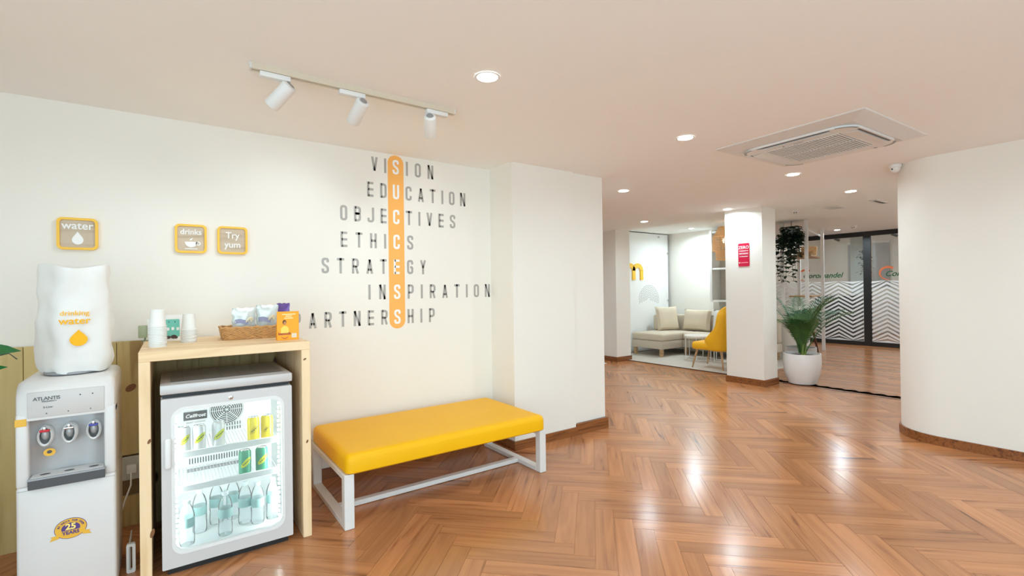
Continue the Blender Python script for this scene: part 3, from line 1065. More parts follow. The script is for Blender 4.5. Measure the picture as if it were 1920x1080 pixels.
on_cover(dm, 0.032, 0.158, YELINK, 'print_drop')

# ================================================================== PINE COUNTER
ct = thing('pine_counter', (0.25, 2.73, 0), 'knotty pine counter with open front that houses the mini fridge', 'counter')
cx0, cx1, cth = -0.365, 0.363, 0.043
ptop = MB().bbox(cx0, cx1, 0, 0.752, 0.996, 1.04, 0.002, 1).build('counter_top', PINE0, ct)
for x0 in (cx0, cx1 - cth):
    o = MB().bbox(0, 0.9955, 0, 0.735, 0, cth, 0.002, 1).build('side_panel', PINE0, ct)
    o.matrix_local = Matrix(((0, 0, 1, x0), (0, 1, 0, 0), (1, 0, 0, 0.0002), (0, 0, 0, 1)))
for k in range(6):
    w = (cx1 - cx0 - 2 * cth) / 6
    o = MB().bbox(0, 0.995, 0, 0.018, 0, w - 0.001, 0.001, 1).build('back_board', PINE2, ct)
    o.matrix_local = Matrix(((0, 0, 1, cx0 + cth + k * w), (0, 1, 0, 0.70), (1, 0, 0, 0.0005), (0, 0, 0, 1)))

KNOT = mat('pine_knot', srgb(128, 84, 48), .6, vary=.35, vscale=90)
for (x, z, a, b) in ((-.078, .636, .0075, .011), (-.070, .219, .009, .020), (.574 + .012, .946, .008, .006), (.586 + .008, .507, .006, .009)):
    x = x - .25
    MB().prism([(x + a * math.cos(q * math.pi / 9), z + b * math.sin(q * math.pi / 9 + .5)) for q in range(18)], FRONT(0), .0003).build('knot', KNOT, ct)
MB().prism([(-.180 + .024 * math.cos(q * math.pi / 9), .776 + .022 * math.sin(q * math.pi / 9 + .4)) for q in range(18)], FRONT(YW - .033), .0004).build('knot', KNOT, pan)

# ================================================================== MINI FRIDGE
fr = thing('mini_fridge', (0.242, 2.725, 0), 'silver glass-door mini fridge stocked with cans and bottles', 'fridge')
fx, fy = 0.277, 0.50
# cabinet shell open to the front
t = 0.03
MB().box(-fx, -fx + t, .05, fy, .04, .82).box(fx - t, fx, .05, fy, .04, .82).box(-fx + t, fx - t, .05, fy, .04, .09).box(-fx + t, fx - t, .05, fy, .775, .82).box(-fx + t, fx - t, fy - t, fy, .09, .775).build('cabinet', SILVER, fr)
LIN = mat('fridge_liner', (0.80, 0.82, 0.82), 0.4)
MB().add([(-.246, .052, .092), (.246, .052, .092), (.246, .052, .774), (-.246, .052, .774), (-.246, .44, .092), (.246, .44, .092), (.246, .44, .774), (-.246, .44, .774)], [(0, 1, 5, 4), (3, 7, 6, 2), (0, 4, 7, 3), (1, 2, 6, 5), (4, 5, 6, 7)]).build('liner', LIN, fr)
MB().bbox(-fx - .003, fx + .003, -0.002, fy + .01, .838, .882, 0.006, 2).build('lid', SILVER, fr, True)
MB().box(-fx + .006, fx - .006, 0.03, fy, .819, .8385).build('lid_gap', BLACK, fr)
MB().box(-.24, .25, .06, fy - .06, .8821, .884).build('top_mat', SILVER2, fr)
for k in range(5):
    MB().box(-.19 + .08 * k, -.188 + .08 * k, .07, fy - .07, .8841, .885).build('mat_line', MIDG, fr)
MB().box(-fx + .02, fx - .02, .03, fy - .03, .0, .041).build('plinth', BLACK, fr)
door = MB().ring(rrect(-fx, fx, .036, .818, .006, 6), rrect(-.232, .232, .098, .765, .048, 6), lambda u, v, w: (u, w, v), 0.046).build('door', mat('silver_door', (0.64, 0.62, 0.61), 0.4, metal=0.05), fr, True)
MB().ring(rrect(-.240, .240, .090, .773, .054, 6), rrect(-.226, .226, .106, .757, .044, 6), lambda u, v, w: (u, -0.002 + w, v), 0.012).build('window_gasket', WHITE, door, True)
MB().prism(rrect(-.232, .232, .098, .765, .048, 6), lambda u, v, w: (u, 0.016 + w, v), 0.003).build('glass', GLASS, door)
MB().bbox(-fx + .012, -fx + .038, -0.022, 0.0, .50, .64, 0.010, 3).build('handle', WHITE, door, True)
lk = MB().lathe([(0.010, 0), (0.010, 0.004), (0.008, 0.005)], n=16).xform(Matrix.Translation((0.0, -0.0001, .792)) @ Matrix.Rotation(math.pi / 2, 4, 'X')).build('lock', CHROME, door, True)
MB().box(-.0015, .0015, -0.0065, -0.0045, .787, .797).build('keyhole', BLACK, lk)
# lamps inside the frame
for s in (-1, 1):
    mb = MB()
    for k in range(26):
        mb.bbox(s * .220 - .004, s * .220 + .004, .050, .056, .13 + k * .0235, .142 + k * .0235, 0.001, 1)
    o = mb.build('led_strip', LED, fr)
    ld = bpy.data.lights.new('fridge_lamp', 'AREA')
    ld.shape = 'RECTANGLE'
    ld.size, ld.size_y = 0.012, 0.6
    ld.energy = 1.1
    ld.color = (0.93, 0.98, 1.0)
    lo = bpy.data.objects.new('fridge_lamp', ld)
    COL.objects.link(lo)
    lo.parent = fr
    lo.matrix_local = aim_matrix(Vector((s * .240, .062, .43)), (-s * .55, .85, 0))
# fan grille
fan = MB()
for k in range(1, 8):
    R = .010 + .0095 * k
    fan.ring([(0.019 + (R + .0034) * math.cos(a), .645 + (R + .0034) * math.sin(a)) for a in [q * math.pi / 20 for q in range(40)]], [(0.019 + R * math.cos(a), .645 + R * math.sin(a)) for a in [q * math.pi / 20 for q in range(40)]], FRONT(.4362), .0014)
for k in range(4):
    a = k * math.pi / 4
    fan.box(-.078, .078, .4335, .4346, -.0012, .0012)
    for q in range(len(fan.v) - 8, len(fan.v)):
        x, y, z = fan.v[q]
        fan.v[q] = (.019 + x * math.cos(a) - z * math.sin(a), y, .645 + x * math.sin(a) + z * math.cos(a))
MB().lathe([(.082, 0), (.082, .003)], n=36).xform(Matrix.Translation((.019, .4395, .645)) @ Matrix.Rotation(math.pi / 2, 4, 'X')).build('fan_opening', BLACK, fr)
fan.build('fan_guard', WHITE, fr)
pl = MB().bbox(-.184, -.076, .432, .4395, .613, .657, .001, 1).build('brand_plate', BLACK, fr)
text_on('Cellfrost', .026, FRONT(.432), -.130, .635, WHITEV, pl, shear=.25, bold=.0004)
text_on('SMART COOLING', .011, FRONT(.4395), -.128, .598, MIDG, fr, bold=.0002)
sl = MB()
for k in range(11):
    for zz in (.528, .553):
        sl.box(-.048 + .013 * k, -.043 + .013 * k, .438, .4398, zz, zz + .018)
for k in range(20):
    sl.box(-.16 + .0125 * k, -.155 + .0125 * k, .438, .4398, .372, .402)
sl.build('vent_slot', DARKG, fr)
MB().box(-.17, .09, .425, .4395, .332, .346).build('drain_ledge', MIDG, fr)
dial = MB().lathe([(.016, 0), (.016, .006), (.013, .008)], n=20).xform(Matrix.Translation((.150, .4395, .690)) @ Matrix.Rotation(math.pi / 2, 4, 'X')).build('thermostat_dial', WHITE, fr, True)
for zs in (.528, .365):
    mb = MB()
    mb.bbox(-.226, .226, .058, .066, zs - .012, zs + .022, .003, 1)
    for k in range(30):
        mb.tube([(-.22 + .0152 * k, .064, zs + .002), (-.22 + .0152 * k, .40, zs + .002)], .0016, 5)
    mb.box(-.226, .226, .398, .402, zs, zs + .004)
    mb.build('wire_shelf', WHITE, fr, True)

# cans and bottles ------------------------------------------------------
def can(x, y, z, m, label, group, patch, twist):
    t = thing('drink_can', (x, y, z), label, 'can', group, twist)
    r = .0285
    MB().lathe([(.021, 0), (r - .002, .004), (r, .009), (r, .112), (r - .004, .119), (.0225, .1225), (.0215, .124), (.020, .1205), (.001, .1205)], n=24).build('body', m, t, True)
    MB().lathe([(.0228, .1222), (.0228, .1248), (.0205, .1248), (.0200, .121), (.001, .121)], n=24).build('lid', CHROME, t, True)
    mb = MB()
    vs, fs = [], []
    N = 12
    for k in range(N + 1):
        th = -0.85 + 1.7 * k / N
        zc = .064 + .022 * th
        h = .014 * math.cos(th * 1.6) + .003
        for zz in (zc - h, zc + h):
            vs.append(((r + .0006) * math.sin(th), -(r + .0006) * math.cos(th), zz))
    for k in range(N):
        fs.append((2 * k, 2 * k + 2, 2 * k + 3, 2 * k + 1))
    p = mb.add(vs, fs).build('splash_print', patch, t)
    mb = MB()
    vs, fs = [], []
    for k in range(N + 1):
        th = -0.6 + 1.2 * k / N
        zc = .064 + .022 * th + .003 * math.sin(k * 2.1)
        for zz in (zc - .0022, zc + .0022):
            vs.append(((r + .0011) * math.sin(th), -(r + .0011) * math.cos(th), zz))
    for k in range(N):
        fs.append((2 * k, 2 * k + 2, 2 * k + 3, 2 * k + 1))
    mb.add(vs, fs).build('script_print', mat('dark_script', srgb(40, 70, 30), 0.4), p)
    return t
S1, S2Z = .534, .371
tw = 0.12
can(.052, 2.828, S1, CANW, 'silver white can at the handle side of the upper fridge shelf', 'silver white cans', LIME, tw)
can(.115, 2.828, S1, CANW, 'silver white can standing in the middle of its row of three', 'silver white cans', LIME, tw)
can(.197, 2.84, S1, CANW, 'silver white can set slightly apart from its pair, below the fan guard', 'silver white cans', LIME, tw)
can(.352, 2.83, S1, CANY, 'yellow can on the upper fridge shelf, nearer the fan', 'yellow cans', mat('yellow_print', srgb(206, 184, 20), .4), tw)
can(.416, 2.83, S1, CANY, 'yellow can on the upper fridge shelf, nearer the light strip', 'yellow cans', MATS['yellow_print'], tw)
can(.312, 2.83, S2Z, CANG, 'green can on the lower fridge shelf, nearer the middle', 'green cans', LIME, tw)
can(.389, 2.83, S2Z, CANG, 'green can on the lower fridge shelf, nearer the light strip', 'green cans', LIME, tw)

def bottle(x, y, label, first=[None]):
    if first[0] is None:
        t = thing('water_bottle', (x, y, .0925), label, 'bottle', 'water bottles on the fridge floor')
        prof = [(.020, .002), (.029, 0), (.0315, .008), (.0315, .05), (.030, .06), (.0315, .07), (.0315, .135), (.030, .15), (.022, .178), (.0135, .192), (.0125, .198)]
        MB().lathe(prof, n=22).build('body', PET, t, True)
        MB().lathe([(.0320, .088), (.0320, .132), (.0318, .132), (.0318, .088)], n=22, cap=False).build('paper_label', BLABEL, t, True)
        MB().lathe([(.0145, .196), (.0148, .198), (.0148, .211), (.013, .213)], n=18).build('cap', mat('pale_cap', (.75, .82, .82), .4), t, True)
        first[0] = t
        return t
    t = copy_tree(first[0])
    t.location = (x, y, .0925)
    t['label'] = label
    return t
bottle(.062, 2.815, 'clear water bottle at the handle end of the front row on the fridge floor')
bottle(.222, 2.82, 'clear water bottle standing forward in the middle of the fridge floor')
bottle(.372, 2.86, 'clear water bottle below the gap between the green cans')
bottle(.446, 2.87, 'clear water bottle beside the light strip on the fridge floor')
bottle(.118, 2.93, 'clear water bottle set back behind the handle-side bottle')
bottle(.195, 2.99, 'clear water bottle at the back, half hidden by the forward middle bottle')
bottle(.272, 3.00, 'clear water bottle at the back, just beside the forward middle bottle')
bottle(.318, 2.90, 'clear water bottle set back below the first green can')

# ================================================================== ON THE COUNTER
CZ = 1.0402
CUPM = mat('paper_cup', (0.82, 0.82, 0.80), 0.6)
cup_mesh = MB().lathe([(.0378, .0), (.0386, .0018), (.0378, .0038), (.0352, .0044), (.0280, .083), (.0275, .0865), (.0255, .0865), (.0252, .084), (.0005, .084)], n=28, cap=False).mesh('paper_cup', True)
cup_mesh.materials.append(CUPM)
def cup_stack(x, y, count, dz, lab_n, lab_top, group):
    for k in range(count):
        o = bpy.data.objects.new('paper_cup', cup_mesh)
        COL.objects.link(o)
        o.location = (x + random.uniform(-.0006, .0006), y + random.uniform(-.0006, .0006), CZ + k * dz)
        if k == count - 1:
            tag(o, lab_top, 'paper cup', group)
        else:
            tag(o, lab_n, 'paper cup', group)
cup_stack(-.047, 2.972, 13, .0083, 'white paper cup nested under others in the taller upside-down stack', 'topmost white paper cup of the taller upside-down stack', 'paper cups in the taller stack')
cup_stack(.086, 3.15, 9, .0083, 'white paper cup nested under others in the shorter upside-down stack', 'topmost white paper cup of the shorter upside-down stack', 'paper cups in the shorter stack')

# teal coffee pouch between the stacks
po = thing('coffee_pouch', (.018, 3.33, CZ), 'teal and white coffee pouch printed with beans between the cup stacks', 'pouch')
def pouch_y(u, v, h, d):
    return -d * math.sqrt(max(0, 1 - abs(u) ** 2.5)) * (1 - (v / h) ** 1.5 * .9)
def pouch(w, h, d, m, parent, name, taper=.06):
    vs, fs = [], []
    N, K = 12, 10
    for s in (1, -1):
        for k in range(K + 1):
            v = h * k / K
            ww = w * (1 - taper + taper * 2 * k / K) if taper else w
            for i in range(N + 1):
                u = -1 + 2 * i / N
                vs.append((u * ww / 2, s * pouch_y(u, v, h, d), v))
    for s in (0, 1):
        o = s * (N + 1) * (K + 1)
        for k in range(K):
            for i in range(N):
                fs.append((o + k * (N + 1) + i, o + k * (N + 1) + i + 1, o + (k + 1) * (N + 1) + i + 1, o + (k + 1) * (N + 1) + i))
    fs.append(tuple(range(N + 1)) + tuple((N + 1) * (K + 1) + i for i in range(N, -1, -1)))
    return MB().add(vs, fs).build(name, m, parent, True)
def pouch_patch(poly, w, h, d, m, parent, name, lift=.0012):
    mb = MB()
    mb.v = []
    bm = bmesh.new()
    face = bm.faces.new([bm.verts.new((u, 0, v)) for u, v in poly])
    bmesh.ops.triangulate(bm, faces=[face])
    for _ in range(3):
        bmesh.ops.subdivide_edges(bm, edges=list(bm.edges), cuts=1, use_grid_fill=True)
    bm.verts.index_update()
    vs = [(v.co.x, pouch_y(min(.999, abs(v.co.x) / (w / 2)), v.co.z, h, d) - lift, v.co.z) for v in bm.verts]
    fs = [[v.index for v in q.verts] for q in bm.faces]
    bm.free()
    return MB().add(vs, fs).build(name, m, parent)
pouch(.088, .145, .02, WHITEV, po, 'pouch_body')
pouch_patch(rrect(-.036, .030, .022, .120, .006, 3), .088, .145, .02, TEAL, po, 'teal_print')
for (u, v) in ((-.024, .066), (-.002, .068), (.021, .066)):
    pouch_patch(rrect(u - .006, u + .006, v - .008, v + .008, .002, 2), .088, .145, .02, WHITEV, po, 'white_icon', .0022)
for (u, v) in ((-.020, .105), (.008, .105)):
    pouch_patch(rrect(u - .0025, u + .0025, v - .004, v + .004, .001, 2), .088, .145, .02, mat('dark_teal', srgb(40, 120, 108), .5), po, 'small_mark', .0022)
for (u, v, r) in ((-.022, .020, .011), (.002, .022, .014), (.012, .018, .009)):
    pouch_patch([(u + r * math.cos(a), v + r * .8 * math.sin(a)) for a in [k * math.pi / 6 for k in range(12)]], .088, .145, .02, mat('bean_print', srgb(70, 50, 40), .5), po, 'bean_print', .0024)
# sage card holder at the wall side
ch = thing('card_holder', (-.112, 3.40, CZ), 'small sage green card holder on a foot behind the taller cup stack', 'card holder')
MB().bbox(-.030, .012, -.004, .010, .018, .088, .004, 2).build('holder_body', mat('sage_plastic', srgb(166, 176, 146), .5), ch, True)
MB().box(.012, .022, -.012, -.008, .03, .12).build('acrylic_sheet', GLASS, ch)
MB().prism([(-.006, .003), (.004, .003), (.006, .020), (-.002, .020)], FRONT(.006), .008).bbox(-.02, .015, -.02, .022, 0, .004, .001, 1).build('foot', mat('sage_dark', srgb(120, 128, 104), .5), ch)

# wicker basket --------------------------------------------------------
bk = thing('wicker_basket', (.42, 3.19, CZ), 'low oblong wicker basket holding snack packets on the counter', 'basket')
bl, bw, bh = .185, .095, .072
base = rrect(-bl, bl, -bw, bw, .03, 5)
def basket_pt(s, z):
    n = len(base)
    i = int(s) % n
    a, b = Vector(base[i]), Vector(base[(i + 1) % n])
    p = a + (b - a) * (s - int(s))
    k = .93 + .07 * z / bh
    return Vector((p.x * k, p.y * k, z))
n = len(base)
seg_len = [(Vector(base[(i + 1) % n]) - Vector(base[i])).length for i in range(n)]
tot = sum(seg_len)
def at_len(l, z):
    l %= tot
    for i in range(n):
        if l <= seg_len[i] or i == n - 1:
            return basket_pt(i + min(.999, l / seg_len[i]), z)
        l -= seg_len[i]
for k in range(9):
    z = .006 + k * .0078
    mb = MB()
    pts = []
    for q in range(150):
        p = at_len(tot * q / 149, z)
        d = Vector((p.x, p.y, 0)).normalized()
        w = .0026 * math.sin(q * math.pi / 3.1 + k * math.pi)
        pts.append(p + d * w + Vector((0, 0, .0022 * math.sin(q * .9 + k))))
    mb.tube(pts, .0042 if k < 8 else .0052, 6, False)
    mb.build('woven_strand', WICKER, bk, True)
mb = MB()
for q in range(34):
    mb.tube([at_len(tot * q / 34, .003), at_len(tot * q / 34, .07)], .003, 5)
mb.build('basket_stakes', WICKER, bk, True)
MB().prism(rrect(-bl * .93, bl * .93, -bw * .93, bw * .93, .03, 5), lambda u, v, w: (u, v, .0005 + w), .004).build('basket_bottom', WICKER, bk)

def packet(x, y, z, w, h, d, rz, tilt, body, print_m, label):
    t = thing('snack_packet', (x, y, z), label, 'packet', 'snack packets in the basket', rz)
    t.rotation_euler = (tilt, 0, rz)
    vs, fs = [], []
    N, K = 14, 14
    for s in (1, -1):
        for k in range(K + 1):
            v = k / K
            for i in range(N + 1):
                u = -1 + 2 * i / N
                b = d * (1 - abs(u) ** 3) * (1 - abs(2 * v - 1) ** 4)
                cr = noise.noise(Vector((u * 3 + x * 50, v * 4, s))) * .003
                vs.append((u * w / 2 + .002 * math.sin(v * 22), -s * (b + cr * (1 if b > .003 else 0)), v * h + .002 * math.sin(u * 9)))
    for s in (0, 1):
        o = s * (N + 1) * (K + 1)
        for k in range(K):
            for i in range(N):
                fs.append((o + k * (N + 1) + i, o + k * (N + 1) + i + 1, o + (k + 1) * (N + 1) + i + 1, o + (k + 1) * (N + 1) + i))
    MB().add(vs, fs).build('foil_bag', body, t, True)
    def lift(u, v):
        b = d * (1 - abs(u) ** 3) * (1 - abs(2 * v - 1) ** 4)
        return (u * w / 2, -b - .0025, v * h)
    mb = MB()
    vs, fs = [], []
    for k in range(7):
        for i in range(11):
            u = -.8 + 1.1 * i / 10
            vs.append(lift(u, .42 + .16 * k / 6 + .03 * math.sin(i * .5)))
    for k in range(6):
        for i in range(10):
            fs.append((k * 11 + i, k * 11 + i + 1, (k + 1) * 11 + i + 1, (k + 1) * 11 + i))
    mb.add(vs, fs).build('printed_band', print_m, t)
    mb = MB()
    for c in range(3):
        pts = [lift(.35 + .22 * math.cos(a) + .08 * c, .48 + .10 * math.sin(a) + .03 * c) for a in [q * .4 for q in range(9)]]
        mb.tube(pts, .004, 5)
    mb.build('nut_print', mat('cream_nut', srgb(226, 214, 184), .5), t)
    return t
FOIL = mat('pale_foil', (.66, .72, .71), .28, metal=.35, bump=.2, bscale=50, vary=.1, vscale=20)
FOILP = mat('violet_foil', srgb(112, 84, 160), .3, metal=.2, bump=.2, bscale=50)
LILAC = mat('lilac_print', srgb(150, 152, 182), .4)
packet(.352, 3.19, CZ + .022, .122, .155, .020, .10, .10, FOIL, LILAC, 'pale silver snack packet standing at the open end of the basket')
packet(.478, 3.20, CZ + .022, .118, .168, .020, -.10, .08, FOIL, LILAC, 'pale silver snack packet standing next to the purple one')
packet(.566, 3.20, CZ + .030, .10, .168, .016, -.95, .0, FOILP, mat('white_swirl', srgb(230, 222, 240), .4), 'purple snack packet standing edge-on behind the orange card')

# orange card ----------------------------------------------------------
oc = thing('leaflet_card', (.534, 2.885, CZ), 'upright orange leaflet card with a printed portrait on the counter edge', 'card')
ORC = mat('orange_card', srgb(247, 168, 30), .5, vary=.08, vscale=8)
MB().bbox(-.056, .056, -.002, .002, 0, .158, .0008, 1).build('front_leaf', ORC, oc)
MB().add([(-.054, .002, .156), (.054, .002, .156), (.054, .045, 0), (-.054, .045, 0), (-.054, .0035, .156), (.054, .0035, .156), (.054, .0465, 0), (-.054, .0465, 0)], [(0, 1, 2, 3), (4, 7, 6, 5), (0, 3, 7, 4), (1, 5, 6, 2), (0, 4, 5, 1), (2, 6, 7, 3)]).build('rear_leaf', ORC, oc)
f = FRONT(-.002)
for k, (w, v) in enumerate(((.070, .142), (.034, .132), (.046, .121))):
    MB().prism(rrect(-w / 2 + .004, w / 2 + .004, v - .0025, v + .0025, .0015, 2), f, .0005).build('text_line', mat('cream_ink', srgb(252, 228, 170), .5), oc)
MB().prism([(-.018 + .0095 * math.cos(a), .098 + .013 * math.sin(a)) for a in [k * math.pi / 10 for k in range(20)]], f, .0007).build('portrait_hair', mat('dark_hair_ink', srgb(62, 36, 24), .6), oc)
MB().prism([(-.0165 + .0068 * math.cos(a), .094 + .0105 * math.sin(a)) for a in [k * math.pi / 10 for k in range(20)]], FRONT(-.0027), .0005).build('portrait_face', mat('skin_ink', srgb(196, 134, 92), .6), oc)
MB().prism([(-.038, .036), (.004, .036), (.002, .066), (-.010, .079), (-.022, .079), (-.036, .066)], f, .0006).build('portrait_shirt', mat('pale_yellow_ink', srgb(253, 214, 100), .6), oc)
text_on('kesouth', .020, FRONT(-.0027), -.018, .036, mat('rust_ink', srgb(172, 66, 44), .5), oc, bold=.0006)
MB().prism([(-.034, .018), (-.017, .011), (0, .018), (0, .015), (-.017, .007), (-.034, .015)][::-1], f, .0006).build('smile_mark', MATS['rust_ink'], oc)
MB().prism(rrect(.018, .044, .012, .036, .001, 1), f, .0005).build('pale_square', mat('pale_grey_ink', srgb(226, 214, 190), .5), oc)

# ================================================================== BENCH
bn = thing('bench', (1.475, 3.04, 0), 'long yellow upholstered bench on a white steel frame against the wall', 'bench')
cu = MB()
vs, fs = [], []
NX, NY = 40, 22
L2, D2, z0, z1, R = .698, .385, .300, .408, .035
def cushion_pt(u, v, top):
    x, y = u * L2, v * D2
    ex, ey = max(0, abs(x) - (L2 - R)) / R, max(0, abs(y) - (D2 - R)) / R
    e = min(1, math.sqrt(ex * ex + ey * ey))
    drop = R * (1 - math.sqrt(max(0, 1 - e * e)))
    if ex > 0 and ey > 0:
        k = 1 / max(1, math.sqrt(ex * ex + ey * ey))
        x = math.copysign(L2 - R + ex * k * R, x); y = math.copysign(D2 - R + ey * k * R, y)
    crown = .008 * (1 - u * u) * (1 - v * v)
    return (x, y, z1 - drop + crown)
grid = lambda n: [math.copysign(1 - (1 - abs(t)) ** 1.6, t) for t in [-1 + 2 * i / n for i in range(n + 1)]]
for u in grid(NX):
    for v in grid(NY):
        vs.append(cushion_pt(u, v, True))
W_ = NY + 1
for i in range(NX):
    for j in range(NY):
        fs.append((i * W_ + j, (i + 1) * W_ + j, (i + 1) * W_ + j + 1, i * W_ + j + 1))
edge = [(i, 0) for i in range(NX + 1)] + [(NX, j) for j in range(1, NY + 1)] + [(i, NY) for i in range(NX - 1, -1, -1)] + [(0, j) for j in range(NY - 1, 0, -1)]
b0 = len(vs)
for (i, j) in edge:
    x, y, z = vs[i * W_ + j]
    vs.append((x, y, z0 + .008))
b1 = len(vs)
for (i, j) in edge:
    x, y, z = vs[i * W_ + j]
    vs.append((x * .985, y * .975, z0))
ne = len(edge)
for k in range(ne):
    q = (k + 1) % ne
    a, b = edge[k][0] * W_ + edge[k][1], edge[q][0] * W_ + edge[q][1]
    fs.append((a, b, b0 + q, b0 + k))
    fs.append((b0 + k, b0 + q, b1 + q, b1 + k))
fs.append(tuple(b1 + k for k in range(ne)))
cu.add(vs, fs).build('cushion', YELLOW, bn, True)
for s in (-1, 1):
    xa = s * .681 - .027
    for (ya, yb) in ((-.375, -.322), (.322, .375)):
        MB().bbox(xa, xa + .054, ya, yb, 0.001, .2995, .003, 1).build('leg', FRAMEW, bn)
    MB().bbox(xa + .001, xa + .053, -.322, .322, 0.001, .032, .002, 1).build('floor_bar', FRAMEW, bn)
    MB().bbox(xa + .001, xa + .053, -.322, .322, .268, .2995, .002, 1).build('seat_bar', FRAMEW, bn)
MB().bbox(-.654, .654, -.105, -.060, 0.003, .032, .002, 1).build('stretcher', FRAMEW, bn)
for yy in (-.20, .17):
    MB().bbox(-.654, .654, yy, yy + .03, .272, .2993, .002, 1).build('seat_rail', FRAMEW, bn)

# ================================================================== CEILING CASSETTE
ac = thing('air_conditioner', (3.838, 1.542, HC), 'square white cassette air conditioner set in the ceiling', 'air conditioner', rz=math.radians(-2.9))
a2 = .49
MB().add([(-a2, -a2, 0), (a2, -a2, 0), (a2, a2, 0), (-a2, a2, 0), (-a2 + .002, -a2 + .002, -.008), (a2 - .002, -a2 + .002, -.008), (a2 - .002, a2 - .002, -.008), (-a2 + .002, a2 - .002, -.008), (-.385, -.385, -.032), (.385, -.385, -.032), (.385, .385, -.032), (-.385, .385, -.032)],
         [(0, 1, 5, 4), (1, 2, 6, 5), (2, 3, 7, 6), (3, 0, 4, 7), (4, 5, 9, 8), (5, 6, 10, 9), (6, 7, 11, 10), (7, 4, 8, 11), (8, 9, 10, 11), (0, 3, 2, 1)]).build('frame_panel', OFFW, ac)
mb = MB()
mb.prism(rrect(-.375, .375, -.375, .375, .13, 8), lambda u, v, w: (u, v, -.033 - w), .014)
mb.build('inner_panel', WHITE2, ac)
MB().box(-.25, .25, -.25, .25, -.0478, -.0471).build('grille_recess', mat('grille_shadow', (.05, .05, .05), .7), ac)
for k in range(24):
    y = -.2415 + k * .021
    MB().box(-.25, .25, y - .0055, y + .0055, -.0515, -.0479).build('slat', WHITE2, ac)
for x in (-.25, 0, .25):
    MB().box(x - .004, x + .004, -.25, .25, -.0518, -.0479).build('grille_bar', WHITE2, ac)
for k in range(4):
    a = k * math.pi / 2
    rot = Matrix.Rotation(a, 4, 'Z')
    sl = MB().box(-.24, .24, .350, .364, -.0478, -.0468).xform(rot).build('outlet_gap', DARKG, ac)
    mb = MB()
    mb.add([(-.23, .278, -.0472), (.23, .278, -.0472), (.225, .347, -.052), (-.225, .347, -.052), (-.23, .278, -.049), (.23, .278, -.049), (.225, .347, -.055), (-.225, .347, -.055)], [(0, 1, 2, 3), (4, 7, 6, 5), (0, 4, 5, 1), (1, 5, 6, 2), (2, 6, 7, 3), (3, 7, 4, 0)])
    mb.xform(rot).build('louvre', WHITE, ac)
    mb = MB()
    pts = [(.262 + .115 * math.cos(t), .262 + .115 * math.sin(t)) for t in [math.radians(8 + 74 * q / 10) for q in range(11)]]
    pin = [(.262 + .100 * math.cos(t), .262 + .100 * math.sin(t)) for t in [math.radians(8 + 74 * q / 10) for q in range(11)]]
    mb.prism(pts + pin[::-1], lambda u, v, w: (u, v, -.0472 - w), .0016)
    mb.xform(rot).build('corner_slot', MIDG, ac)
MB().bbox(-.268, -.258, -.03, .03, -.0482, -.0471, .0004, 1).build('name_badge', MIDG, ac)
MB().lathe([(.006, -.049), (.006, -.047)], (-.265, .10, 0), 12).build('sensor', DARKG, ac)

# dome camera by the rounded corner
dc = thing('dome_camera', (5.145, 1.452, HC), 'white dome camera on the ceiling beside the rounded wall corner', 'security camera')
MB().lathe([(.046, 0), (.046, -.02), (.043, -.026), (.036, -.028)], n=26).build('housing', WHITE2, dc, True)
MB().lathe([(.037, -.027), (.036, -.042), (.028, -.058), (.014, -.068), (.001, -.071)], n=26).build('dome', WHITE, dc, True)
MB().lathe([(.0465, -.0008), (.0465, 0)], n=26).build('shadow_gap', DARKG, dc)
MB().ellipsoid((-.028, .012, -.040), (.010, .010, .008), 12, 6).build('eye', DARKG, dc, True)

# red sign on the pillar -------------------------------------------------
rs = thing('pillar_sign', (6.275, 3.431, 1.73), 'crimson sign with white lettering reading ZERO on the white pillar', 'sign')
f = lambda u, v, w: (-w, -u, v)
MB().prism(rrect(-.076, .076, -.155, .155, .014, 5), f, .005).build('sign_plate', PINK, rs)
f2 = lambda u, v, w: (-.005 - w, -u, v)
for s, size, v in (('ZERO', .056, .098), ('TOLERANCE TO', .017, .052), ('SMOKING', .028, .016), ('IN THIS BUILDING', .014, -.022)):
    text_on(s, size, f2, 0, v, WHITEV, rs, bold=.0008)
MB().prism([(-.058 + .008 * math.cos(a), -.104 + .008 * math.sin(a)) for a in [k * math.pi / 8 for k in range(16)]], f2, .001).build('round_mark', WHITEV, rs)
MB().prism(rrect(-.042, .058, -.109, -.099, .003, 2), f2, .001).build('footer_line', mat('pink_ink', srgb(240, 150, 170), .5), rs)

# ================================================================== LOUNGE
tag(MB().bbox(6.745, 8.85, 3.72, 6.44, -.004, .012, .003, 1).build('carpet', CARPET), 'pale grey carpet under the sofa lounge', 'carpet')
tag(MB().bbox(4.9, 6.18, 5.85, 6.75, .0005, .010, .003, 1).build('floor_mat', mat('white_mat', srgb(226, 224, 222), .9, bump=.4, bscale=200)), 'white floor mat in the corridor past the pier', 'mat')

# glass screen with the yellow letter
gs = thing('glass_screen', (7.85, 6.5, .012), 'tall frosted glass screen with a yellow letter and dotted half-circle behind the sofa', 'glass screen')
MB().box(-1.0, .945, 0, .012, 0, 2.43).build('frosted_sheet', FROSTED_GLOW, gs)
for (u, v) in ((-.35, 2.37), (.62, 2.37), (.915, 2.03), (.915, 1.02), (.915, .25)):
    MB().lathe([(.022, 0), (.022, .022), (.018, .026)], n=14).xform(Matrix.Translation((u, -.0005, v)) @ Matrix.Rotation(math.pi / 2, 4, 'X')).build('clamp', CHROME, gs, True)
fm = FRONT(-.0005)
mb = MB()
def thick(pts, w, z=.02):
    for q in _ribbon([Vector(p) for p in pts], w):
        mb.prism([(p.x, p.y) for p in q], fm, z)
x0 = -.42
thick([(x0, 1.46), (x0, 1.79)], .085)
thick([(x0 + .24, 1.46), (x0 + .24, 1.66)], .085)
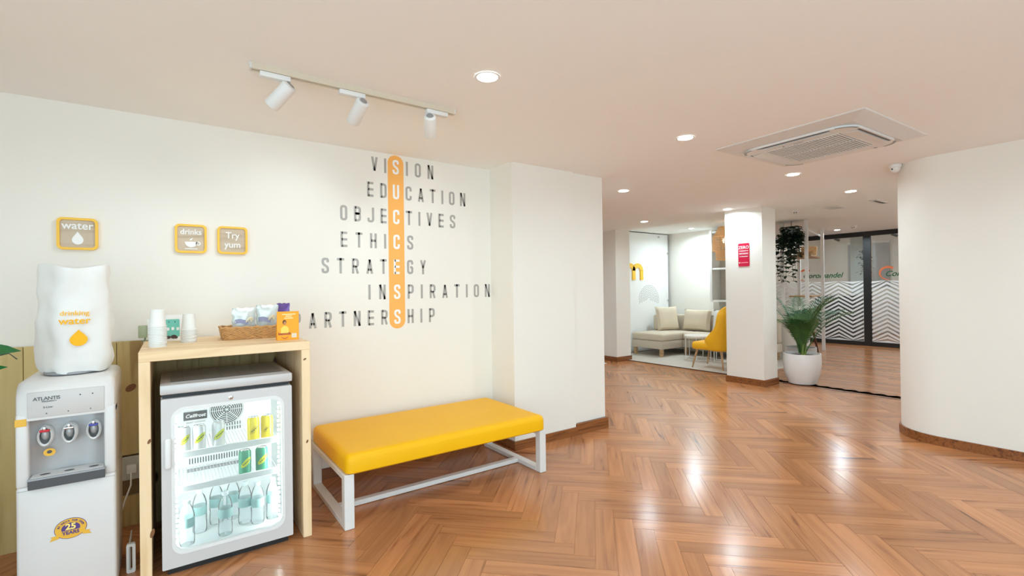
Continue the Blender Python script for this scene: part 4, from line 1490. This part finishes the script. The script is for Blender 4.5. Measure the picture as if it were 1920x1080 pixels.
thick([(x0 + .48, 1.46), (x0 + .48, 1.66)], .085)
for c in (0, .24):
    thick([(x0 + c + .12 - .12 * math.cos(t), 1.65 + .105 * math.sin(t)) for t in [math.pi * k / 12 for k in range(13)]], .085)
mb.build('letter_m', YEL2, gs)
mb = MB()
random.seed(3)
for k in range(8):
    R = .06 + .048 * k
    n = 5 + 4 * k
    for i in range(n):
        a = math.radians(-18) + math.radians(216) * (i + .5 * (k % 2)) / n
        u, v = .30 + R * .78 * math.cos(a), 1.06 + R * .72 * math.sin(a)
        s = .013
        b = a + (.8 if (i + k) % 2 else -.8)
        d = Vector((math.cos(b), math.sin(b))) * s
        nn = Vector((-d.y, d.x)).normalized() * .0032
        c = Vector((u, v))
        q = [c - d - nn, c + d - nn, c + d + nn, c - d + nn]
        mb.prism([(p.x, p.y) for p in q], fm, .0012)
o = mb.build('dotted_half_circle', BLACK, gs)
o['kind'] = 'stuff'

# corner sofa --------------------------------------------------------
so = thing('corner_sofa', (7.45, 5.66, .012), 'beige fabric corner sofa with a long chaise in the lounge', 'sofa')
MB().bbox(0, 1.30, 0, .72, .14, .29, .015, 2).build('chaise_base', SOFA, so, True)
MB().bbox(-.01, 1.02, -.01, .71, .292, .425, .035, 3).build('chaise_cushion', SOFA2, so, True)
MB().bbox(.62, 1.30, -1.55, -.004, .14, .29, .015, 2).build('seat_base', SOFA, so, True)
MB().bbox(.60, 1.05, -.78, -.016, .292, .425, .035, 3).build('seat_cushion', SOFA2, so, True)
MB().bbox(.60, 1.05, -1.545, -.785, .292, .425, .035, 3).build('seat_cushion', SOFA2, so, True)
MB().bbox(1.16, 1.30, -1.55, .72, .29, .74, .04, 3).build('back_frame', SOFA, so, True)
MB().bbox(.66, 1.16, .575, .72, .43, .74, .04, 3).build('side_arm', SOFA, so, True)
for (u, v) in ((.05, .05), (.05, .66), (1.2, .66), (.66, -1.48), (1.24, -1.48), (.66, -.06)):
    MB().bbox(u - .03, u + .03, v - .03, v + .03, .0, .14, .004, 1).build('leg', OAK, so)
def pillow(name, loc, w, h, d, rz, tilt, m, label):
    vs, fs = [], []
    N = 12
    for s in (1, -1):
        for k in range(N + 1):
            for i in range(N + 1):
                u, v = -1 + 2 * i / N, -1 + 2 * k / N
                b = d * (max(0, 1 - u ** 4) * max(0, 1 - v ** 4)) ** .5
                pinch = 1 - .07 * (1 - u * u) * abs(v) ** 3
                pin2 = 1 - .07 * (1 - v * v) * abs(u) ** 3
                vs.append((u * w / 2 * pin2, s * b, h / 2 + v * h / 2 * pinch))
    for s in (0, 1):
        o = s * (N + 1) ** 2
        for k in range(N):
            for i in range(N):
                fs.append((o + k * (N + 1) + i, o + k * (N + 1) + i + 1, o + (k + 1) * (N + 1) + i + 1, o + (k + 1) * (N + 1) + i))
    o = MB().add(vs, fs).build(name, m, None, True)
    o.location = loc
    o.rotation_euler = (tilt, 0, rz)
    return tag(o, label, 'cushion', 'cushions on the corner sofa')
pillow('sofa_cushion', (8.30, 6.13, .437), .50, .50, .085, math.radians(-22), math.radians(-14), SOFA2, 'square beige cushion propped in the corner of the sofa')
pillow('sofa_cushion', (8.52, 5.66, .437), .62, .44, .10, math.radians(-90), math.radians(-12), SOFA2, 'wide beige cushion against the sofa back beside the corner cushion')
pillow('sofa_cushion', (8.52, 5.02, .437), .60, .44, .10, math.radians(-90), math.radians(-12), GREYFAB, 'pale grey cushion on the sofa behind the yellow chair')

# coffee tables --------------------------------------------------------
def coffee_table(loc, r, h, label):
    t = thing('coffee_table', loc, label, 'coffee table', 'nesting round coffee tables')
    MB().lathe([(r - .006, h - .035), (r, h - .03), (r, h - .004), (r - .004, h)], n=40).build('table_top', mat('pale_stone', srgb(222, 216, 206), .5), t, True)
    n = 44
    MB().tube([(r * .93 * math.cos(2 * math.pi * k / n), r * .93 * math.sin(2 * math.pi * k / n), .008) for k in range(n + 1)], .007, 6, False).build('base_ring', FRAMEW, t, True)
    for k in range(6):
        a = k * math.pi / 3 + .35
        MB().tube([(r * .93 * math.cos(a), r * .93 * math.sin(a), .008), (r * .93 * math.cos(a), r * .93 * math.sin(a), h - .035)], .0065, 6).build('leg', FRAMEW, t, True)
coffee_table((7.77, 5.09, .0125), .265, .43, 'low round coffee table with pale top on white wire legs')
coffee_table((7.80, 4.63, .0125), .19, .48, 'taller round coffee table on white wire legs beside the yellow chair')

# yellow wing chair ------------------------------------------------------
yc = thing('wing_chair', (7.16, 4.385, .0155), 'yellow wing chair on brown wooden legs in the lounge', 'chair', rz=math.radians(6))
YUP = mat('mustard_upholstery', srgb(246, 184, 24), .6, bump=.15, bscale=250)
# local +Y is the way the chair faces
MB().bbox(-.27, .27, -.20, .30, .29, .42, .05, 4).build('seat', YUP, yc, True)
vs, fs = [], []
K = 16
half = []
for k in range(K + 1):
    z = .27 + .73 * k / K
    t = k / K
    wd = .26 + .03 * math.sin(t * math.pi) - (.06 * max(0, t - .8) / .2)
    wing = .20 * (1 - .2 * t) * (1 if t < .85 else 1 - ((t - .85) / .15) ** 2 * .6)
    arm = .16 * max(0, 1 - abs(t - .25) / .28)
    half.append((z, wd, wing + arm))
sec = []
for (z, wd, wg) in half:
    back = -.24 - .10 * (z - .3)
    pts = [(-wd - .02, back + wg), (-wd - .015, back + wg * .5), (-wd, back + .06), (-wd * .8, back), (0, back - .015), (wd * .8, back), (wd, back + .06), (wd + .015, back + wg * .5), (wd + .02, back + wg)]
    inn = [(wd - .045, back + wg - .01), (wd - .05, back + wg * .5), (wd - .06, back + .11), (wd * .65, back + .085), (0, back + .08), (-wd * .65, back + .085), (-wd + .06, back + .11), (-wd + .05, back + wg * .5), (-wd + .045, back + wg - .01)]
    sec.append([(x, y, z) for x, y in pts + inn])
n = len(sec[0])
for s in sec:
    vs += s
for k in range(K):
    for i in range(n):
        j = (i + 1) % n
        fs.append((k * n + i, k * n + j, (k + 1) * n + j, (k + 1) * n + i))
fs += [tuple(range(n)), tuple(K * n + i for i in range(n))]
o = MB().add(vs, fs).build('wing_back', YUP, yc, True)
md = o.modifiers.new('sub', 'SUBSURF'); md.levels = md.render_levels = 1
for (u, v) in ((-.21, .22), (.21, .22), (-.21, -.17), (.21, -.17)):
    MB().tube([(u, v, .30), (u * 1.22, v * 1.3, .0)], [.02, .011], 10).build('leg', OAK, yc, True)

# wall shelf beside the pillar ---------------------------------------------
sh = thing('wall_shelf', (8.72, 5.02, 1.02), 'white hanging shelf rack on the lounge wall behind the pillar', 'shelf')
MB().box(.13, .139, -.52, .46, -.15, 1.42).build('grey_backing', mat('warm_grey_paint', srgb(186, 180, 168), .7), sh)
MB().box(-.16, .12, .30, .345, 0, 1.37).build('upright', WHITE2, sh)
MB().box(-.16, .12, -.52, -.475, 0, 1.37).build('upright', WHITE2, sh)
for z in (0, .62, 1.33):
    MB().box(-.15, .12, -.474, .299, z, z + .035).build('shelf_board', WHITE2, sh)
MB().bbox(-.02, .10, -.30, .02, .036, .40, .004, 1).build('white_box', WHITE, sh)

# wicker pendant --------------------------------------------------------
wp = thing('wicker_pendant', (7.95, 4.68, HL), 'tiered pale wicker pendant lamp hanging beside the pillar', 'pendant lamp')
MB().tube([(0, 0, 0), (0, 0, -.16)], .004, 6).build('cord', BLACK, wp)
MB().lathe([(.04, 0), (.04, -.018), (.02, -.02)], n=16).build('ceiling_rose', WHITE, wp, True)
zt = -.10
for (ra, rb, h) in ((.10, .18, .16), (.20, .21, .26), (.16, .15, .16)):
    mb = MB()
    n = 30
    for k in range(n):
        a = 2 * math.pi * k / n
        mb.tube([(ra * math.cos(a), ra * math.sin(a), zt), (rb * math.cos(a + .12), rb * math.sin(a + .12), zt - h)], .005, 4)
    for q in range(10):
        t = q / 9
        rr = ra + (rb - ra) * t
        mb.tube([(rr * math.cos(2 * math.pi * k / 24), rr * math.sin(2 * math.pi * k / 24), zt - h * t) for k in range(25)], .007, 5, False)
    mb.build('wicker_tier', WICKER2, wp, True)
    zt -= h
MB().ellipsoid((0, 0, -.34), (.045, .045, .055), 14, 8).build('bulb', BULB, wp, True)
ld = bpy.data.lights.new('pendant_lamp', 'POINT'); ld.energy = 2; ld.color = (1, .85, .65); ld.shadow_soft_size = .06
lo = bpy.data.objects.new('pendant_lamp', ld); COL.objects.link(lo); lo.parent = wp; lo.location = (0, 0, -.34)

# ================================================================== PLANTS
def frond(parent, base, az, lean, length, m, leaflets=22, droop=.9, lw=.014, ll=.22, name='frond', seed=0):
    rnd = random.Random(seed)
    mb = MB()
    pts = []
    N = 14
    p = Vector(base)
    ang = lean
    for k in range(N + 1):
        pts.append(p.copy())
        d = Vector((math.sin(ang) * math.cos(az), math.sin(ang) * math.sin(az), math.cos(ang)))
        p = p + d * (length / N)
        ang += droop / N * (.4 + 1.4 * k / N)
    mb.tube(pts, [.007 * (1 - .8 * k / N) + .0012 for k in range(N + 1)], 5)
    side = Vector((-math.sin(az), math.cos(az), 0))
    for k in range(leaflets):
        t = .28 + .72 * k / (leaflets - 1)
        i = min(N - 1, int(t * N))
        q = pts[i] + (pts[i + 1] - pts[i]) * (t * N - i)
        tang = (pts[i + 1] - pts[i]).normalized()
        le = ll * (math.sin(math.pi * (.12 + .83 * (t - .28) / .72))) * rnd.uniform(.85, 1.1) + .03
        for s in (-1, 1):
            d = (side * s * .75 + tang * .75 + Vector((0, 0, .15))).normalized()
            nrm = d.cross(tang).normalized()
            wv = nrm.cross(d).normalized() * lw / 2
            a, b, c = q, q + d * le * .45 + Vector((0, 0, .01)), q + d * le + Vector((0, 0, -.25 * le))
            mb.add([a - wv * .4, a + wv * .4, b + wv, b - wv, c], [(0, 1, 2, 3), (3, 2, 4)])
    return mb.build(name, m, parent)
def potted_palm(loc, label, r, h, fronds, scale, m, seed, pot_m=CERAMIC, avoid=None):
    rnd = random.Random(seed)
    t = thing('potted_palm', loc, label, 'potted plant')
    MB().lathe([(r * .62, .0), (r * .72, .012), (r * .93, h * .35), (r, h * .72), (r * .985, h), (r * .93, h), (r * .92, h * .9), (.001, h * .9)], n=40).build('pot', pot_m, t, True)
    MB().lathe([(.001, h * .915), (r * .915, h * .91)], n=30).build('soil', SOIL, t)
    for k in range(4):
        a = rnd.uniform(0, 6.28)
        MB().tube([(.03 * math.cos(a), .03 * math.sin(a), h * .9), (.05 * math.cos(a), .05 * math.sin(a), h + .22 * scale)], [.022, .012], 8).build('stem', STEMG, t, True)
    for k in range(fronds):
        az = 2 * math.pi * k / fronds + rnd.uniform(-.25, .25)
        le = rnd.uniform(.10, .75)
        L = rnd.uniform(.62, .98) * scale
        if avoid and math.cos(az - avoid) > .25:
            L *= .62; le *= .35
        frond(t, (.03 * math.cos(az), .03 * math.sin(az), h * .9 + rnd.uniform(0, .12)), az, le * .62, L, m, 19, rnd.uniform(.4, 1.1), .012, .25 * scale, seed=seed * 100 + k)
    return t
potted_palm((6.872, 2.985, .003), 'leafy palm in a white rounded pot beside the pillar', .226, .405, 18, .90, LEAF, 5, avoid=2.5)
potted_palm((7.46, 3.25, 0), 'bluish-leaved palm in a grey pot just behind the white pot', .20, .42, 12, .95, LEAF2, 9, mat('grey_pot', srgb(190, 188, 186), .5), avoid=-2.73)

def leaf_blade(mb, base, tip, width, sag=.02, n=6, roll=0.0):
    base, tip = Vector(base), Vector(tip)
    d = tip - base
    side = d.cross(Vector((0, 0, 1))).normalized()
    side = (side * math.cos(roll) + d.normalized().cross(side) * math.sin(roll))
    L = []
    for k in range(n + 1):
        t = k / n
        p = base + d * t + Vector((0, 0, sag * 4 * t * (1 - t)))
        w = width * math.sin(math.pi * min(1, .08 + .92 * t)) ** .8
        L.append((p - side * w / 2 + Vector((0, 0, .15 * w)), p, p + side * w / 2 + Vector((0, 0, .15 * w))))
    o = []
    for a in L:
        o += list(a)
    fs = []
    for k in range(n):
        for q in (0, 1):
            fs.append((3 * k + q, 3 * k + q + 1, 3 * k + q + 4, 3 * k + q + 3))
    mb.add(o, fs)
    return mb
# plant that reaches in beside the cooler
lp = thing('leafy_plant', (-.78, 2.62, 0), 'dark green broad-leaved plant reaching in beside the water cooler', 'potted plant')
MB().lathe([(.11, 0), (.13, .02), (.16, .55), (.15, .55), (.14, .50), (.001, .50)], n=28).build('pot', WHITE2, lp, True)
MB().lathe([(.001, .505), (.144, .50)], n=24).build('soil', SOIL, lp)
GLOSSG = mat('glossy_leaf', srgb(34, 96, 48), .25, vary=.25, vscale=14)
for k, (b, tp, w) in enumerate((((.0, .0, 1.02), (.318, -.02, 1.090), .10), ((.0, .0, .90), (.285, -.04, 1.035), .085), ((0, 0, .95), (-.10, -.20, 1.12), .06), ((0, 0, .92), (.02, .25, 1.10), .06), ((0, 0, .90), (-.22, .05, 1.05), .06), ((0, 0, .95), (.10, -.18, 1.25), .055), ((0, 0, .9), (.06, .12, 1.3), .06))):
    MB().tube([(0, 0, .5), (b[0] * .5, b[1] * .5, .75), b], [.006, .005, .003], 6).build('stalk', STEMG, lp, True)
    leaf_blade(MB(), b, tp, w, .025, 8, .7 if k < 2 else 0).build('leaf', GLOSSG, lp, True)
MB().tube([(.0, .0, .98), (.18, -.05, 1.06), (.285, -.03, 1.085), (.305, -.02, 1.06)], .0022, 5).build('tendril', LEAFD, lp, True)

# ================================================================== DIVIDER RACK AND PASSAGE
rk = thing('divider_rack', (10.0, 4.285, 0), 'white floor-to-ceiling divider rack with wooden trays in the passage', 'rack', rz=math.radians(14))
for (u, v) in ((-.985, -.205), (-.76, .21), (.78, -.205), (.78, .21)):
    MB().box(u - .028, u + .028, v - .028, v + .028, 0, HL).build('post', WHITE2, rk)
for (z, u0, u1) in ((1.09, -.30, .74), (1.86, -.30, .74)):
    MB().bbox(u0, u1, -.17, .20, z, z + .03, .003, 1).build('shelf_board', OAK, rk)
MB().bbox(-.95, .75, -.19, -.17, 2.30, 2.33, .002, 1).build('rail', WHITE2, rk)
tray = thing('shallow_bowl', (9.88, 4.22, 1.8905), 'shallow wooden bowl on the upper rack board', 'bowl')
MB().lathe([(.001, 0), (.07, 0), (.13, .03), (.15, .06), (.14, .06), (.12, .035), (.06, .01), (.001, .01)], n=30).build('bowl_body', OAK, tray, True)
bas = thing('rack_basket', (10.42, 4.36, 1.8905), 'pale woven basket on the upper rack board', 'basket')
mb = MB()
for k in range(10):
    z = .006 + k * .02
    mb.tube([((.12 + .002 * k) * math.cos(2 * math.pi * q / 24), (.12 + .002 * k) * math.sin(2 * math.pi * q / 24), z) for q in range(25)], .009, 5, False)
mb.build('basket_wall', WICKER2, bas, True)
# trailing ivy on the near end of the rack
iv = thing('trailing_ivy', (9.02, 4.06, 2.21), 'dark trailing ivy cascading from the divider rack', 'hanging plant')
MB().lathe([(.09, 0), (.12, .10), (.125, .13), (.11, .13), (.001, .11)], n=20).build('basket', WHITE2, iv, True)
MB().tube([(0, 0, .11), (0, 0, .25)], .004, 5).build('hook', BLACK, iv)
rnd = random.Random(11)
for s in range(30):
    a = rnd.uniform(0, 6.28)
    R = rnd.uniform(.05, .22)
    L = rnd.uniform(.18, .62) if s > 4 else rnd.uniform(.75, .95)
    pts = []
    for k in range(12):
        t = k / 11
        pts.append(Vector((R * math.cos(a) * (.5 + .6 * min(1, t * 2.5)) + .03 * math.sin(5 * t + s), R * math.sin(a) * (.5 + .6 * min(1, t * 2.5)) + .03 * math.cos(4 * t + s), .12 + .05 * math.sin(min(1, t * 4) * math.pi) - L * t)))
    mb = MB().tube(pts, .003, 4)
    for k in range(1, 12):
        for q in range(3):
            p = pts[k]
            b = rnd.uniform(0, 6.28)
            d = Vector((math.cos(b), math.sin(b), rnd.uniform(-.7, .1))).normalized()
            leaf_blade(mb, p, p + d * rnd.uniform(.06, .10), rnd.uniform(.05, .075), .004, 3)
    mb.build('ivy_strand', LEAFD, iv)
# chair near the glass doors
st = thing('lounge_chair', (10.05, 4.42, 0), 'beige seat on dark splayed wooden legs behind the palms', 'chair')
MB().bbox(-.24, .24, -.24, .24, .40, .50, .035, 3).build('seat', SOFA, st, True)
MB().bbox(-.24, .24, .18, .27, .47, .86, .035, 3).build('backrest', SOFA, st, True)
for (u, v) in ((-.19, -.19), (.19, -.19), (-.19, .19), (.19, .19)):
    MB().tube([(u, v, .41), (u * 1.3, v * 1.3, 0)], [.024, .016], 8).build('leg', DARKW, st, True)

# smoke detectors and vents on the lounge ceiling
def detector(x, y, label):
    t = thing('smoke_detector', (x, y, HL), label, 'smoke detector')
    MB().lathe([(.052, 0), (.052, -.012), (.046, -.02), (.030, -.022), (.030, -.040), (.022, -.048), (.001, -.048)], n=24).build('body', WHITE2, t, True)
    for s in (-1, 1):
        MB().ellipsoid((-.026 + .0, s * .016, -.032), (.008, .010, .007), 10, 6).build('sensor_slot', BLACK, t, True)
detector(7.85, 3.46, 'white smoke detector with dark slots near the ivy rack')
detector(10.9, 3.75, 'white smoke detector close to the glass doors')
def vent(x, y, w, d, rz, label):
    t = thing('ceiling_vent', (x, y, HL), label, 'vent', None, rz)
    MB().ring([(-w, -d), (w, -d), (w, d), (-w, d)], [(-w + .03, -d + .03), (w - .03, -d + .03), (w - .03, d - .03), (-w + .03, d - .03)], lambda u, v, ww: (u, v, -ww), .012).build('frame', WHITE2, t)
    for k in range(5):
        yy = -d + .05 + (2 * d - .10) * k / 4
        MB().box(-w + .03, w - .03, yy - .008, yy + .008, -.010, -.004).build('slat', OFFW, t)
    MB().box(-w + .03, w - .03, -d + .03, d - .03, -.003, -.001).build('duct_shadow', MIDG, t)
vent(8.0, 3.0, .16, .10, 0, 'small ceiling vent with slats above the palms')
vent(8.0, 2.45, .22, .05, 0, 'narrow slot vent on the lounge ceiling')

# ================================================================== OFFICE BEHIND THE GLASS
op = thing('light_panel', (14.2, 4.2, 2.9), 'square lit ceiling panel in the office behind the glass', 'ceiling light', 'office ceiling panels')
MB().box(-.3, .3, -.3, .3, -.012, -.002).build('diffuser', PANEL, op)
MB().ring([(-.33, -.33), (.33, -.33), (.33, .33), (-.33, .33)], [(-.3, -.3), (.3, -.3), (.3, .3), (-.3, .3)], lambda u, v, w: (u, v, -w), .016).build('frame', WHITE2, op)
op2 = copy_tree(op); op2.location = (14.2, 5.8, 2.9)
op3 = copy_tree(op); op3.location = (14.2, 2.6, 2.9)
for o in (op, op2, op3):
    o['label'] = 'square lit ceiling panel in the office behind the glass'
cr = thing('window_blind', (16.27, 5.3, 1.25), 'pale grey roller blind on the far office wall', 'blind')
MB().box(-.02, .0, -.55, .45, 0, 1.25).build('blind_cloth', mat('grey_blind', srgb(176, 176, 176), .8), cr)
MB().tube([(-.02, -.56, 1.27), (-.02, .46, 1.27)], .03, 10).build('roller', WHITE2, cr, True)
wb = thing('slatted_panel', (16.25, 3.0, 0), 'warm slatted wooden panel on the far office wall', 'wall panel')
for k in range(10):
    MB().box(-.02, .0, -.75, .45, 1.1 + .14 * k, 1.1 + .14 * k + .13).build('slat', mat('honey_wood', srgb(222, 178, 124), .6, vary=.15), wb)
for (yy, w, h, lab) in ((4.75, .42, 1.06, 'dark grey credenza right behind the wider stretch of glass'), (3.05, .36, 1.12, 'dark grey credenza behind the glass beside the rounded wall')):
    t = thing('credenza', (12.85, yy, 0), lab, 'cabinet')
    MB().bbox(-.22, .22, -w, w, .02, h, .006, 1).build('body', DARKG, t)
    for q in (-1, 1):
        MB().bbox(-.232, -.2205, (q - 1) * w / 2 + .01, (q + 1) * w / 2 - .01, .06, h - .03, .002, 1).build('door', DARKG, t)
    MB().bbox(-.23, .23, -w - .01, w + .01, h + .0005, h + .03, .003, 1).build('top', WHITE2, t)
cb = thing('office_cabinet', (15.9, 4.6, 0), 'low white cabinet along the far office wall', 'cabinet')
MB().bbox(-.25, .3, -1.6, 1.6, 0, .95, .01, 1).build('body', WHITE2, cb)
for k in range(4):
    MB().bbox(-.265, -.2505, -1.58 + .79 * k, -.81 + .79 * k, .05, .92, .003, 1).build('door', WHITE, cb)
tr = thing('office_track', (13.9, 4.6, 2.56), 'dark track with small spotlights in the office behind the glass', 'light rail')
MB().box(-.02, .02, -.9, .9, 0, .03).build('rail', DARKG, tr)
MB().box(-.01, .01, -.8, -.78, .03, .34).box(-.01, .01, .78, .8, .03, .34).build('hanger', DARKG, tr)
for v in (-.6, 0.05, .6):
    MB().tube([(0, v, 0), (0, v, -.06), (.0, v - .1, -.11)], [.02, .035, .035], 10).build('spot_head', DARKG, tr, True)
for (x, y, z, lab) in ((12.9, 4.22, 1.72, 'small dark hanging plant on the office pillar'), (13.6, 3.25, 1.85, 'dark bushy hanging plant in the office behind the glass')):
    t = thing('office_plant', (x, y, z), lab, 'hanging plant')
    MB().tube([(0, 0, .38), (0, 0, 1.16 - (z - 1.74) if z < 1.8 else 1.04)], .004, 5).build('cord', BLACK, t)
    MB().lathe([(.05, .28), (.07, .38), (.06, .38), (.001, .34)], n=14).build('pot', BLACK, t, True)
    mb = MB()
    for k in range(70):
        p = Vector((rnd.uniform(-.12, .12), rnd.uniform(-.12, .12), rnd.uniform(-.15, .42)))
        b = rnd.uniform(0, 6.28)
        leaf_blade(mb, p, p + Vector((math.cos(b), math.sin(b), -.5)).normalized() * .08, .05, .004, 3)
    mb.build('foliage', LEAFD, t)

# ================================================================== BEHIND THE COOLER
eb = thing('socket_box', (-.20, YW - .0125, .20), 'white electrical socket box in the gap behind the cooler', 'socket')
MB().bbox(-.02, .07, -.03, -.0005, .06, .19, .004, 1).build('box', mat('grey_box', srgb(190, 188, 178), .5), eb)
MB().bbox(.0, .045, -.055, -.030, .10, .15, .006, 2).build('plug', WHITE, eb, True)
MB().tube([(.02, -.05, .11), (.02, -.09, .05), (-.01, -.10, -.04), (-.03, -.12, -.12), (-.04, -.15, -.17)], .0045, 6).build('cable', WHITE, eb, True)
wt = thing('drip_basin', (-.160, 2.90, 0), 'white plastic tray leaning upright against the cooler side', 'tray')
MB().ring(rrect(-.012, .022, 0, .135, .008, 3), rrect(-.002, .010, .014, .122, .004, 3), FRONT(0), .02).build('rim', WHITE, wt)
MB().box(-.004, .002, -.001, .16, .002, .130).build('panel', OFFW, wt)

# drop loose data
for me in list(bpy.data.meshes):
    if me.users == 0:
        bpy.data.meshes.remove(me)
